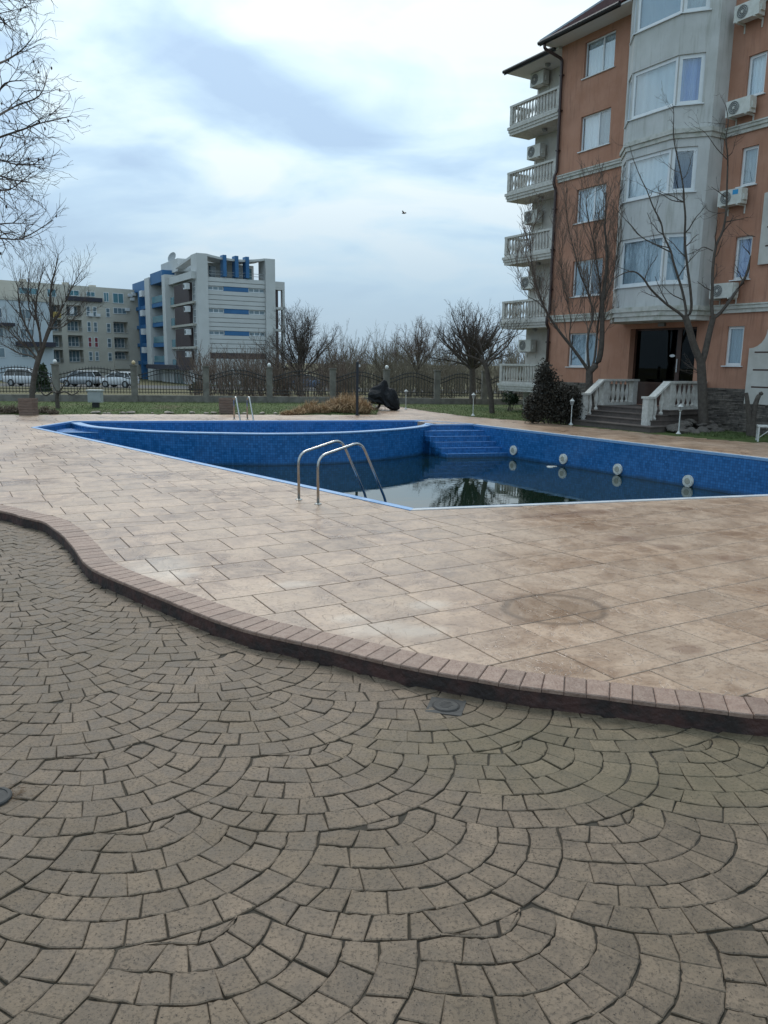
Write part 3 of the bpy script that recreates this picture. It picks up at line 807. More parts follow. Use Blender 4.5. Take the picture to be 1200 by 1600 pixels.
def glass_mat(name, tintc, base, gcol=(.93,.97,1)):
    m_ = bpy.data.materials.new(name); m_.use_nodes = True; t = m_.node_tree; t.nodes.remove(t.nodes['Principled BSDF']); o_ = t.nodes['Material Output']
    tr = t.nodes.new('ShaderNodeBsdfTransparent'); tr.inputs[0].default_value = (*tintc, 1); gl = t.nodes.new('ShaderNodeBsdfGlossy'); gl.inputs['Roughness'].default_value = .015; gl.inputs[0].default_value = (*gcol,1)
    lw = t.nodes.new('ShaderNodeLayerWeight'); lw.inputs[0].default_value = .5; fr_ = t.nodes.new('ShaderNodeMath'); fr_.operation = 'POWER'; fr_.inputs[1].default_value = 4.0; t.links.new(lw.outputs['Facing'], fr_.inputs[0])
    ad = t.nodes.new('ShaderNodeMath'); ad.operation = 'ADD'; ad.inputs[1].default_value = base; ad.use_clamp = True; t.links.new(fr_.outputs[0], ad.inputs[0])
    mx = t.nodes.new('ShaderNodeMixShader'); t.links.new(ad.outputs[0], mx.inputs[0]); t.links.new(tr.outputs[0], mx.inputs[1]); t.links.new(gl.outputs[0], mx.inputs[2]); t.links.new(mx.outputs[0], o_.inputs[0])
    return m_
M_GLASS = glass_mat('window glass', (.90,.94,.96), .10)
M_GLASSD = glass_mat('dark door glass', (.30,.32,.32), .02, (.6,.62,.63))

# ================================================================== orange apartment house
ANG = math.radians(-59.4)
UX = Vector((math.cos(ANG), math.sin(ANG), 0)); NX = Vector((UX.y, -UX.x, 0))
if NX.y > 0: NX = -NX
HO = G(992, 631, .70) + NX*.3; HO.z = 0
HF = Fr(HO, UX, NX)
house = thing('apartment_house', 'orange rendered apartment house with grey bay, white balconies and red tiled roof', 'apartment building', HO)
def wall_grid(b, u0, u1, z0, z1, holes, n0=0.0, depth=.18, f=None):
    """outer face at n0 with openings cut through and reveals going back by depth"""
    us = sorted({u0, u1, *[h[0] for h in holes], *[h[1] for h in holes]}); zs = sorted({z0, z1, *[h[2] for h in holes], *[h[3] for h in holes]})
    us = [x for x in us if u0-1e-6 <= x <= u1+1e-6]; zs = [x for x in zs if z0-1e-6 <= x <= z1+1e-6]
    for i in range(len(us)-1):
        for j in range(len(zs)-1):
            cu, cz = (us[i]+us[i+1])/2, (zs[j]+zs[j+1])/2
            if any(h[0] < cu < h[1] and h[2] < cz < h[3] for h in holes): continue
            b.quad((us[i],n0,zs[j]),(us[i+1],n0,zs[j]),(us[i+1],n0,zs[j+1]),(us[i],n0,zs[j+1]))
    for h in holes:
        a, c, d, e_ = h[:4]; n1_ = n0-depth
        b.quad((a,n0,d),(a,n1_,d),(a,n1_,e_),(a,n0,e_)); b.quad((c,n0,d),(c,n1_,d),(c,n1_,e_),(c,n0,e_))
        b.quad((a,n0,d),(c,n0,d),(c,n1_,d),(a,n1_,d)); b.quad((a,n0,e_),(c,n0,e_),(c,n1_,e_),(a,n1_,e_))
def window(f, parent, u0, u1, z0, z1, n0=-.10, split=(.58,), curt=('white',), fw=.06, sill=True, frame=None, glass=None, sill_out=.16, name='window'):
    frame = frame or M_UPVC; glass = glass or M_GLASS
    b = MB(f); b.box(u0,u0+fw,n0-.05,n0,z0,z1); b.box(u1-fw,u1,n0-.05,n0,z0,z1); b.box(u0+fw,u1-fw,n0-.05,n0,z1-fw,z1); b.box(u0+fw,u1-fw,n0-.05,n0,z0,z0+fw)
    cuts = [u0+fw] + [u0+(u1-u0)*s_ for s_ in split] + [u1-fw]
    for c in cuts[1:-1]: b.box(c-fw*.55, c+fw*.55, n0-.05, n0+.004, z0+fw, z1-fw)
    w = b.build(name, frame, parent)
    for i in range(len(cuts)-1):
        a = cuts[i] + (fw*.55 if i else 0); c = cuts[i+1] - (fw*.55 if i < len(cuts)-2 else 0)
        MB(f).box(a, c, n0-.030, n0-.018, z0+fw, z1-fw).build('pane', glass, w)
        cm = curt[min(i, len(curt)-1)]
        if cm: 
            cb = MB(f); k = 14; zz = (z0+.004, z1-.004)
            pts = [(a-.03 + (c-a+.06)*q/k, n0-.12 + .018*math.sin(q*2.4 + i)) for q in range(k+1)]
            cb.add([(x,y,zz[0]) for x,y in pts] + [(x,y,zz[1]) for x,y in pts], [(q,q+1,k+2+q,k+1+q) for q in range(k)]); cb.build('curtain', M_CURT[cm], w)
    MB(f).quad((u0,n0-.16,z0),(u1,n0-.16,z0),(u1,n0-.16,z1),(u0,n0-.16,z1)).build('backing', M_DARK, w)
    if sill: MB(f).box(u0-.07, u1+.07, n0, n0+sill_out, z0-.035, z0-.003).build('sill', M_UPVC, w)
    return w
FZ = [2.15, 5.12, 8.15, 11.02, 13.86]
LW = [(-3.72,-2.05,z,z+1.37) for z in FZ]; LW[0] = (-3.72,-1.98,2.15,3.58); LW[1] = (-3.72,-1.98,5.12,6.60)
RW = [(4.20,4.87,2.27,3.63),(4.20,4.85,5.20,6.63),(4.12,4.75,8.28,9.53),(4.05,4.73,11.10,12.41),(4.05,4.73,13.95,15.3)]
DOOR = (-.22, 2.93, .70, 3.67)
ZTOP = 15.62
b = MB(HF); wall_grid(b, -5.09, 9.5, -.3, ZTOP, LW + RW + [DOOR], 0, .30)
b.quad((-5.09,0,-.3),(-5.09,-1.22,-.3),(-5.09,-1.22,ZTOP),(-5.09,0,ZTOP))
b.quad((9.5,0,-.3),(9.5,-9,-.3),(9.5,-9,ZTOP),(9.5,0,ZTOP)); b.quad((9.5,-9,-.3),(-8,-9,-.3),(-8,-9,ZTOP),(9.5,-9,ZTOP))
b.build('wall', M_ORANGE, house)
b = MB(HF); b.quad((-5.09,-1.22,-.3),(-8.0,-1.22,-.3),(-8.0,-1.22,ZTOP),(-5.09,-1.22,ZTOP)); b.quad((-8.0,-1.22,-.3),(-8.0,-9,-.3),(-8.0,-9,ZTOP),(-8.0,-1.22,ZTOP)); b.build('loggia_wall', M_CREAM, house)
CUR = [('grey','teal'),('teal','dark'),('white','white'),('blind','teal'),('white','white')]
for i, w in enumerate(LW): window(HF, house, *w, split=(.58,), curt=CUR[i])
for i, w in enumerate(RW): window(HF, house, *w, split=(), curt=(['teal','blue','teal','white','white'][i],), fw=.09, n0=-.08)
# entrance
dw = MB(HF); u0, u1, z0, z1 = DOOR; n0 = -.28
for a, c in ((u0,u0+.10),(1.86,2.06),(u1-.09,u1)): dw.box(a,c,n0-.06,n0,z0,z1)
dw.box(u0+.10,1.86,n0-.06,n0,z1-.08,z1); dw.box(2.06,u1-.09,n0-.06,n0,z1-.08,z1)
dw.box(u0+.10,1.86,n0-.06,n0,1.50,1.60); dw.box(2.06,u1-.09,n0-.06,n0,1.50,1.60)
door = dw.build('entrance_door', M_BROWN, house)
for a, c in ((u0+.10,1.86),(2.06,u1-.09)):
    MB(HF).box(a,c,n0-.045,n0-.02,z0,1.50).build('kick_panel', M_BROWN, door)
    MB(HF).box(a,c,n0-.040,n0-.030,1.60,z1-.08).build('pane', M_GLASSD, door)
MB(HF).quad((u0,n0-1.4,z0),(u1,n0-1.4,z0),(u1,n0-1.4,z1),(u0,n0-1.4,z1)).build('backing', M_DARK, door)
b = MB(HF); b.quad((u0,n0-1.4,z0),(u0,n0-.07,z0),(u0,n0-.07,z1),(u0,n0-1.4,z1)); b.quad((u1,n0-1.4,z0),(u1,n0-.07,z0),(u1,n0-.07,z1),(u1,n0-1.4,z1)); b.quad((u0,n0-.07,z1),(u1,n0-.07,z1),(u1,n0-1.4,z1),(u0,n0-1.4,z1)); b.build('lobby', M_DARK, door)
MB(HF).tube([(1.96,n0+.05,2.0),(1.96,n0+.05,2.5)],.018,8).build('handle', M_UPVC, door)
MB(HF).add([(1.66+.13*math.cos(t),n0-.026,2.62+.055*math.sin(t)) for t in [i*PI/8 for i in range(16)]],[tuple(range(16))]).build('sticker', M_UPVC, door)
MB(HF).box(1.2,1.5,-.10,.10,3.72,3.84).build('door_lamp', M_LAMP, house)
# string courses
def course(z0, z1, u0, u1, nm='string_course'):
    b = MB(HF); b.box(u0,u1,-.02,.07,z0,z0+(z1-z0)*.45); b.box(u0,u1,-.02,.12,z0+(z1-z0)*.45,z1-.05); b.box(u0,u1,-.02,.15,z1-.05,z1); return b.build(nm, M_MOULD, house)
BAYL, BAYR, BN, BAYA0, BAYA1 = -.60, 3.37, .72, .36, 2.41
BOFF = 1.5
for z0, z1 in ((4.08,4.38),(10.0,10.28)):
    course(z0, z1, -4.88, BAYL-.02); course(z0, z1, BAYR+.02, 9.4)
# stacked slate plinth: every stone a piece
plinth2 = MB(HF).box(-5.05, DOOR[0]-.02, .0, .03, -.3, 1.46).build('plinth', M_STONEJ, house); plinth = MB(HF).box(DOOR[1]+.02, 9.4, .0, .03, -.3, 1.46).build('plinth', M_STONEJ, house)
rs = random.Random(21); rest = MB(HF); cnt = 0
for (ua, ub) in ((DOOR[1]+.03, 6.2), (-1.2, DOOR[0]-.03), (-5.05,-1.2)):
    z = -.15
    while z < 1.44:
        h = min(rs.uniform(.045,.085), 1.48-z); u = ua
        while u < ub:
            w = min(rs.uniform(.18,.55), ub-u); nn = rs.uniform(.05,.095)
            if w > .05 and h > .02:
                if cnt < 300 and ua > 0:
                    mb = MB(HF); mb.tint = rs.random(); mb.box(u+.004,u+w-.004,.03,nn,z+.004,z+h-.004); mb.build('slate_stone', M_STONE, plinth); cnt += 1
                else:
                    rest.tint = rs.random(); rest.box(u+.004,u+w-.004,.03,nn,z+.004,z+h-.004)
            u += w
        z += h
tag(rest.build('slate_stonework', M_STONE, plinth), kind='stuff')
# bay
A0, A1, B1 = Vector((BAYA0,BOFF)), Vector((BAYA1,BOFF)), Vector((BAYR,BN))
A_1 = Vector((BAYL,BN))
ZB0, ZB1 = 3.86, 17.6
SILL = [5.13, 8.22, 11.06, 13.96]; HEAD = [6.86, 9.70, 12.66, 15.5]
def face(p, q):
    d_ = q-p; return HF.sub(p.x, p.y, math.atan2(d_.y, d_.x)), d_.length
bay = MB(HF); bay.prism([A_1[:], A0[:], A1[:], B1[:], (BAYR,-.01), (BAYL,-.01)][::-1], ZB0, ZB0+.02); bay_o = bay.build('bay', M_MOULD, house)
# faces are built outward-left: frame y axis points outwards when walking from right to left
BAYCUR = [('grey',),('white',),('white2',),('teal',)]; BAYCURB = [('grey',),('dark',),('blue',),('teal',)]
fa, la = face(A1, A0); fb, lb = face(B1, A1); fc, lc = face(Vector((BAYR,0)), B1); fd, ld = face(A0, A_1); fe, le = face(A_1, Vector((BAYL,0)))
def oriented(f, l):
    """make sure local +y points out of the bay"""
    p0, p1 = Vector(f(l/2,0,0)), Vector(f(l/2,.1,0)); c = UX*1.2; out_ = (p0-c).dot(p1-p0) > 0
    return f if out_ else (lambda x,y,z,f=f: f(x,-y,z))
fa, fb, fc, fd, fe = oriented(fa,la), oriented(fb,lb), oriented(fc,lc), oriented(fd,ld), oriented(fe,le)
wb0 = lb*.30
b = MB(fa); wall_grid(b, 0, la, ZB0, ZB1, [(0,la,s_,h_) for s_,h_ in zip(SILL,HEAD)], 0, .12); b.build('bay_wall', M_GREYR, bay_o)
b = MB(fb); wall_grid(b, 0, lb, ZB0, ZB1, [(wb0,lb,s_,h_) for s_,h_ in zip(SILL,HEAD)], 0, .12); b.build('bay_wall', M_GREYR, bay_o)
b = MB(fd); wall_grid(b, 0, ld, ZB0, ZB1, [(0,ld*.7,s_,h_) for s_,h_ in zip(SILL,HEAD)], 0, .12); b.build('bay_wall', M_GREYR, bay_o)
for f, l in ((fc,lc),(fe,le)):
    b = MB(f); wall_grid(b, 0, l, ZB0, ZB1, [], 0, .12); b.build('bay_wall', M_GREYR, bay_o)
for i, (s_, h_) in enumerate(zip(SILL, HEAD)):
    window(fa, house, 0.02, la-.02, s_, h_, n0=-.06, split=(), curt=BAYCUR[i], fw=.12, sill_out=.12, name='bay_window')
    window(fb, house, wb0, lb-.02, s_, h_, n0=-.06, split=(), curt=BAYCURB[i], fw=.13, sill_out=.12, name='bay_window')
    window(fd, house, 0.02, ld*.7, s_, h_, n0=-.06, split=(), curt=BAYCURB[i], fw=.12, sill_out=.12, name='bay_window')
for z0, z1, st in ((3.86,4.36,3),(9.98,10.28,2)):
    for f, l in ((fa,la),(fb,lb),(fc,lc),(fd,ld),(fe,le)):
        b = MB(f)
        for k in range(st):
            h = (z1-z0)/st; pr = .05 + .05*k; b.box(-pr*.42, l+pr*.42, -.03, pr, z0+h*k+.001, z0+h*(k+1))
        b.build('bay_moulding', M_MOULD, bay_o)
# white relief panels at the right
def relief(z0, z1, zs, grooves):
    pts = [(5.20,z0),(7.4,z0),(7.4,zs+.55),(5.95,zs+.55)] + [(5.20+.62*math.sin(t), zs+.62*(1-math.cos(t))) for t in [PI/2*(1-k/6) for k in range(7)]]
    b = MB(HF); n_ = len(pts)
    b.add([(x,.02,z) for x,z in pts] + [(x,.10,z) for x,z in pts], [tuple(range(n_)), tuple(range(n_,2*n_))] + [(i,(i+1)%n_,n_+(i+1)%n_,n_+i) for i in range(n_)])
    o_ = b.build('relief_panel', M_CREAM, house)
    for gz_ in grooves: MB(HF).box(5.42,7.2,.09,.104,gz_-.025,gz_+.025).build('groove', M_BROWN, o_)
relief(.98, 3.4, 2.86, (1.56,2.14,2.73)); relief(5.62, 8.6, 7.9, (6.2,6.8,7.4,7.95))
# roof
eo = .92
b = MB(HF); E0, E1 = (-5.45,eo,15.60), (.9,eo,15.60)
R0 = (-1.6,-3.0,18.6); R1 = (.9,-3.0,18.6)
b.quad(E0, E1, R1, R0); b.quad(E0, R0, (-1.6,-9,18.6), (-5.45,-9,15.6))
roof = b.build('roof', M_ROOF, house)
b = MB(HF); b.box(-5.4,.9,0,eo-.02,15.50,15.56); b.box(-5.4,-5.09,-9,0,15.50,15.56); b.build('soffit', M_SOFFIT, roof)
b = MB(HF); b.tube([(-5.5,eo+.05,15.56),(-1.0,eo+.05,15.56)],.085,8); b.box(-5.5,-1.0,eo-.03,eo,15.46,15.64); b.build('gutter', M_GUTTER, roof)
b = MB(HF); b.tube([E0,R0],.10,6); b.build('hip_flashing', M_FLASH, roof)
b = MB(HF)
for k in range(26):      # courses of tiles standing proud
    t = k/26; a = [E0[i]+(R0[i]-E0[i])*t for i in range(3)]; c = [E1[i]+(R1[i]-E1[i])*t for i in range(3)]
    b.tube([(a[0]+.05,a[1],a[2]+.03),(c[0],c[1],c[2]+.03)], .028, 5)
b.build('tile_courses', M_ROOF, roof)
b = MB(HF); b.quad((-8.75,.22,15.56),(-5.2,.22,15.56),(-4.2,-3,17.4),(-6.2,-3,17.4)); b.quad((-8.75,.22,15.56),(-6.2,-3,17.4),(-6.2,-9,17.4),(-8.75,-9,15.56)); r2 = b.build('lower_roof', M_ROOF, house)
b = MB(HF); b.box(-8.6,-5.12,-1.25,.18,15.40,15.48); b.box(-8.6,-8.0,-9,-1.25,15.40,15.48); b.build('soffit', M_SOFFIT, r2)
b = MB(HF); b.tube([(-8.75,.24,15.5),(-5.3,.24,15.5)],.075,8); b.box(-8.75,-5.3,.16,.20,15.38,15.58); b.build('gutter', M_GUTTER, r2)
# downpipe
b = MB(HF); b.tube(bend([(-5.2,.9,15.5),(-5.2,.9,15.3),(-4.93,.12,14.95),(-4.93,.10,10.45),(-4.93,.24,10.25),(-4.93,.24,9.95),(-4.93,.10,9.75),(-4.93,.10,4.5),(-4.93,.24,4.35),(-4.93,.24,4.0),(-4.93,.10,3.85),(-4.93,.10,.1)],.12,4),.065,10); dp = b.build('downpipe', M_PIPE, house, smooth=True)
for z in (1.5,3.2,5.5,7.2,8.9,11.3,12.9,14.3): MB(HF).box(-5.01,-4.85,.02,.18,z,z+.05).build('bracket', M_PIPE, dp)
# balconies
bal_me = MB().lathe([(.055,0),(.055,.05),(.035,.07),(.03,.10),(.062,.24),(.066,.30),(.045,.42),(.028,.56),(.032,.60),(.05,.62),(.05,.66)], n=8).mesh('baluster', M_BALU, smooth=True)
RAIL = [2.24, 5.20, 8.19, 11.08, 14.0]
BU0, BU1, BD = -8.42, -5.10, 1.2
for i, zr in enumerate(RAIL):
    zs = zr-.94
    b = MB(HF); b.box(BU0,BU1,-BD,0,zs-.36,zs-.24); b.box(BU0-.04,BU1,-BD,.04,zs-.24,zs-.12); b.box(BU0-.08,BU1,-BD,.08,zs-.12,zs); bo = b.build('balcony', M_BALU, house)
    b = MB(HF); b.box(BU0-.02,BU1,-.16,.02,zr-.09,zr); b.box(BU0-.02,BU0+.16,-BD,-.165,zr-.09,zr); b.build('handrail', M_BALU, bo)
    b = MB(HF); b.box(BU0,BU1,-.14,0,zs,zs+.10); b.box(BU0,BU0+.14,-BD,-.145,zs,zs+.10); b.build('bottom_rail', M_BALU, bo)
    for (x, y) in ((BU0+.09,-.07),(BU1-.08,-.07)): MB(HF).box(x-.09,x+.09,y-.085,y+.085,zs+.10,zr-.09).build('newel', M_BALU, bo)
    sz = (zr-.09-zs-.10)/.66
    for k in range(15):
        link('baluster', bal_me, bo, HF(BU0+.28+(BU1-BU0-.5)*k/14, -.07, zs+.10), None, (1,1,sz))
    for k in range(5): link('baluster', bal_me, bo, HF(BU0+.07, -.24-.2*k, zs+.10), None, (1,1,sz))
    # balcony door and ceiling lamp
    if True:
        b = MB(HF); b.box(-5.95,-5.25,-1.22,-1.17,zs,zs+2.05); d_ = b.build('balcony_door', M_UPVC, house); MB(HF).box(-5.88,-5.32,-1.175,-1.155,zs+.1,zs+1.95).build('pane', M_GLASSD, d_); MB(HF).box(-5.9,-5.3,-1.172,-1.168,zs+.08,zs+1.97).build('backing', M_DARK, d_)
    zc_ = (RAIL[i+1]-.94-.36) if i < 4 else 15.40
    MB(HF).lathe([(.05,0),(.13,-.02),(.12,-.10),(.05,-.14)][::-1], -6.6, -.55, zc_, 12).build('ceiling_lamp', M_LAMP, house)

# air conditioners: one kind with parts, then copies
def ac_unit(label, u, n0, z, w=.92, h=.50, d=.32, group=None, fan_u=.34, sticker=False, out_=1):
    t = thing('air_conditioner', label, 'air conditioner', HO + Vector(HF(u, n0, 0)) + Vector((0,0,z)), group)
    f = Fr(t.location, UX, NX)
    MB(f).box(0,w,.12,.12+d,0,h).build('case', M_ACW, t)
    q = MB(f); c = (w*fan_u, .12+d+.004, h*.5); r = h*.42
    ring = [(c[0]+r*math.cos(a), c[1], c[2]+r*math.sin(a)) for a in [k*PI/12 for k in range(24)]]; q.add(ring, [tuple(range(24))]); g_ = q.build('fan_grille', M_ACD, t)
    q = MB(f)
    for rr in (.25,.5,.75,.97):
        pts = [(c[0]+r*rr*math.cos(a), c[1]+.008, c[2]+r*rr*math.sin(a)) for a in [k*PI/10 for k in range(21)]]; q.tube(pts,.006,4,False)
    q.build('guard_rings', M_ACW, g_)
    MB(f).disc((c[0],c[1]+.012,c[2]), Vector(f(0,1,0)), r*.2, .02, 12).build('hub', M_ACW, g_)
    for x in (.12*w/.9, .75*w/.9): MB(f).box(x,x+.04,0,.12+d+.04,-.05,-.002).box(x,x+.04,0,.03,-.28,-.0505).build('bracket', M_ACW, t)
    MB(f).box(w,w+.05,.18,.36,.12,.32).build('valve_cover', M_ACW, t)
    if sticker: MB(f).box(w*.62,w*.85,.12+d,.122+d+.003,h*.62,h*.92).build('sticker', M_BLUESTICK, t)
    return t
RG = 'air conditioners under the narrow windows of the orange house'
for z, lb_, st in ((4.58,'white air conditioner just above the lower moulding right of the grey bay',False),(7.66,'white air conditioner with blue sticker right of the grey bay',True),(10.52,'white air conditioner just above the upper moulding right of the grey bay',False),(13.45,'white air conditioner at the very top right of the orange house',False)):
    ac_unit(lb_, 3.66, 0, z, group=RG, sticker=st)
LG = 'air conditioners on the balconies of the orange house'
for i, lb_ in enumerate(('white air conditioner above the ground floor balcony','white air conditioner above the second balcony from the ground','white air conditioner above the middle balcony','white air conditioner above the second balcony from the top','white air conditioner above the topmost balcony under the eaves')):
    ac_unit(lb_, -8.0, -1.22, RAIL[i]+.60+(.2 if i==4 else 0), w=.9, h=.56, d=.34, group=LG)

# ================================================================== entrance steps with balustrades
stp = thing('entrance_steps', 'stone entrance steps with white balustrades in front of the brown door', 'steps', HO)
SU0, SU1 = .12, 3.72
for k, (nf, z0, z1, ua, ub) in enumerate(((3.35,-.05,.175,-.05,4.02),(2.85,.175,.35,SU0+.1,SU1-.1),(2.45,.35,.525,SU0+.1,SU1-.1),(2.05,.525,.70,SU0-.25,SU1))):
    b = MB(HF); b.box(ua,ub,0.10,nf,z0,z1-.035); s_ = b.build('step', M_STEP, stp)
    MB(HF).box(ua-.03,ub+.03,0.10,nf+.04,z1-.034,z1).build('tread', M_STEP, s_)
for side, uu in (('l',SU0+.22),('r',SU1-.26)):
    b = MB(HF); s_ = 1 if side == 'l' else -1
    far = uu
    b.box(uu-.10,uu+.10,.36,1.72,.70,.80); ba = b.build('balustrade', M_BALU, stp)
    for (y0,y1,za,zb,hw) in ((1.72,1.98,.70,1.62,.13),(.12,.36,.70,1.62,.12),(2.78,3.04,.175,1.10,.13)): MB(HF).box(uu-hw,uu+hw,y0+.0005,y1-.0005,za,zb).build('newel', M_BALU, ba)
    MB(HF).box(uu-.17,uu+.17,2.745,3.08,1.101,1.175).build('cap', M_BALU, ba)
    b = MB(HF); b.box(uu-.17,uu+.17,.08,2.02,1.621,1.70)
    b.add([(uu-.15,2.02,1.60),(uu+.15,2.02,1.60),(uu+.15,2.74,1.08),(uu-.15,2.74,1.08),(uu-.15,2.02,1.69),(uu+.15,2.02,1.69),(uu+.15,2.74,1.17),(uu-.15,2.74,1.17)],[(0,3,2,1),(4,5,6,7),(0,1,5,4),(1,2,6,5),(2,3,7,6),(3,0,4,7)])
    b.build('handrail', M_BALU, ba)
    sz = (1.621-.80)/.66
    for k in range(5): link('baluster', bal_me, ba, HF(uu, .58+.25*k, .80), None, (1.35,1.35,sz))
    for k, (nn, zz, top) in enumerate(((2.22,.525,1.47),(2.55,.35,1.23))): link('baluster', bal_me, ba, HF(uu, nn, zz), None, (1.35,1.35,(top-zz)/.66))
# ================================================================== fence along the lawn
M_CONC = mat('stained concrete', (.20,.185,.16), .9, (.12,.11,.095), 2.5, bump=.4, bscale=25)
M_IRON = mat('black iron', (.012,.012,.013), .5, (.02,.017,.014), 20)
M_GLOBE = mat('white lamp globe', (.62,.62,.60), .35)
M_GLOBEY = mat('yellowed lamp globe', (.45,.33,.17), .45, (.55,.42,.24), 6)
posts_px = [(88,563,625),(210,565,627),(322,572,626.5),(421,574,627),(520,576,627.5),(604,578,628),(683,580,628.5),(757,582,629)]
pts = [G(p[0], p[2]) for p in posts_px]
# straight run through the surveyed posts
mx = sum(p.x for p in pts)/8; my = sum(p.y for p in pts)/8
sl = sum((p.x-mx)*(p.y-my) for p in pts)/sum((p.x-mx)**2 for p in pts)
FPOS = []
for (px, ty, by) in posts_px:
    d_ = ray(px, 600); k = d_.x/d_.y; Y = (my - sl*mx)/(1 - sl*k); FPOS.append(Vector((k*Y, Y, 0)))
st = (FPOS[-1]-FPOS[0])/7
FPOS = [FPOS[0]-st*1.15] + FPOS + [FPOS[-1]+st*1.0, FPOS[-1]+st*2.0, FPOS[-1]+st*3.0]
fence = thing('garden_fence', 'black iron fence with arched panels between concrete posts on a low wall', 'fence', FPOS[0])
FD = (FPOS[-1]-FPOS[0]).normalized(); FN = Vector((-FD.y, FD.x, 0)); FF = Fr(FPOS[0], FD, FN)
flen = (FPOS[-1]-FPOS[0]).length
def fz(u): return 0.0 - .18*max(0, (u-8)/flen)
seg = 14
for i in range(seg):
    a, c = flen*i/seg, flen*(i+1)/seg
    MB(FF).box(a+.004,c-.004,-.12,.12,-.6,.30+fz(a)).build('base_wall', M_CONC, fence)
picket_me = MB().tube([(0,0,0),(0,0,.93),(0,0,1.0)],[.016,.016,.003],5).mesh('picket', M_IRON)
globe_me = MB().lathe([(.03,0),(.075,.02),(.10,.08),(.105,.12),(.08,.18),(.035,.215),(.01,.22)], n=12).mesh('lamp_globe', M_GLOBE, smooth=True)
globey_me = globe_me.copy(); globey_me.materials.clear(); globey_me.materials.append(M_GLOBEY)
for i, p in enumerate(FPOS):
    u = (p-FPOS[0]).dot(FD); z0 = fz(u)
    b = MB(FF); b.box(u-.16,u+.16,-.17,.17,-.5,1.86+z0); b.box(u-.20,u+.20,-.21,.21,1.861+z0,1.92+z0); po_ = b.build('post', M_CONC, fence)
    if i in (1,2,4,6): link('lamp_globe', globey_me if i == 2 else globe_me, po_, FF(u,0,1.92+z0))
    if i < len(FPOS)-1:
        w = (FPOS[i+1]-p).length; x0, x1 = u+.18, u+w-.18; L = x1-x0
        def top(t): return 1.36 + z0 + .36*math.sin(PI*t)**1.3
        b = MB(FF)
        for off in (0, -.20): b.tube([(x0+L*k/14, 0, top(k/14)+off) for k in range(15)], .024, 5)
        for zz in (.46, .62): b.tube([(x0,0,zz+z0),(x1,0,zz+z0)], .020, 5)
        rl = b.build('rails', M_IRON, fence)
        np_ = max(12, int(L/.155))
        for k in range(np_):
            t = (k+.5)/np_; h = top(t) + .13 - (.38+z0)
            link('picket', picket_me, fence, FF(x0+L*t, 0, .38+z0), None, (1,1,h))

# ================================================================== far apartment buildings
M_FBEIGE = mat('far beige render', (.40,.385,.345), .85, (.34,.33,.29), .6)
M_FGREY = mat('far pale grey cladding', (.50,.51,.50), .7, (.46,.47,.46), .8)
M_FBLUE = mat('far blue panel', (.018,.105,.245), .6, (.028,.13,.29), 1)
M_FBROWN = mat('far brown panel', (.045,.032,.034), .7, (.06,.04,.04), 1)
M_FWHITE = mat('far white frame', (.62,.64,.65), .5)
M_FGLASS = mat('far window glass', (.10,.15,.18), .08, (.16,.22,.25), .5, spec=.8)
M_FGLASST = mat('far turquoise glass', (.10,.22,.26), .1, spec=.8)
M_FDARK = mat('far dark band', (.03,.03,.045), .7)
M_FTAN = mat('far tan concrete', (.50,.475,.41), .9, (.43,.405,.35), .5)
M_FPALE = mat('far pale blue render', (.47,.53,.56), .85, (.43,.49,.53), .5)
M_FRED = mat('far red curtain', (.22,.04,.05), .7)
M_FYEL = mat('far yellow panel', (.50,.36,.10), .7)
M_FRAIL = mat('far grey railing', (.30,.32,.33), .5)
def fwin(f, parent, u0, u1, z0, z1, v, glass=None, nx=2, nz=1, fw=.07, out=-1, name='window'):
    """window on a face at depth v; out is the sign of the outward direction along v"""
    b = MB(f); t = out*.06
    lo, hi = sorted((v, v+t))
    b.box(u0,u0+fw,lo,hi,z0,z1); b.box(u1-fw,u1,lo,hi,z0,z1); b.box(u0+fw,u1-fw,lo,hi,z0,z0+fw); b.box(u0+fw,u1-fw,lo,hi,z1-fw,z1)
    for k in range(1,nx): x = u0+(u1-u0)*k/nx; b.box(x-fw/2,x+fw/2,lo,hi,z0+fw,z1-fw)
    for k in range(1,nz): z = z0+(z1-z0)*k/nz; b.box(u0+fw,u1-fw,lo,hi-.004,z-fw/2,z+fw/2)
    w = b.build(name, M_FWHITE, parent)
    l2, h2 = sorted((v+out*.005, v+out*.03)); MB(f).box(u0+fw,u1-fw,l2,h2,z0+fw,z1-fw).build('pane', glass or M_FGLASS, w)
    return w
MO = D(308,560,92); MO.z = 0
a30 = math.radians(30); MU = Vector((math.cos(a30), math.sin(a30), 0)); MV = Vector((-math.sin(a30), math.cos(a30), 0))
MF = Fr(MO, MU, MV); MG = lambda u, v, z: MF(v, u, z)      # MG: walks along the left face (first arg = distance back, second = outwards +u)
modern = thing('office_block', 'pale modern apartment block with blue bands, brown balconies and roof pergola', 'apartment building', MO)
Z0 = -1.2
b = MB(MF); b.box(.3,9.6,.35,11,Z0,11.60); b.box(.9,9,11,18,Z0,13.0); b.box(.9,9,18.01,29.5,Z0,12.6); b.build('wall', M_FGREY, modern)
b = MB(MF); b.box(2.5,8.4,3.5,11,11.6,13.6); b.box(.6,6,9,17,13.0,14.5); b.build('penthouse', M_FGREY, modern)
for (a, c) in ((.25,1.5),(8.52,9.72)): MB(MF).box(a,c,-.15,2.2,Z0,14.12).build('pillar', M_FGREY, modern)
zz = [11.64,11.12,10.64,10.16,9.66,9.11,8.60,8.14,7.63,7.10,6.58,6.08,5.62,5.13,4.66,4.15,3.62,3.08]
bands = {(10.64,10.16),(8.14,7.63),(5.62,5.13)}
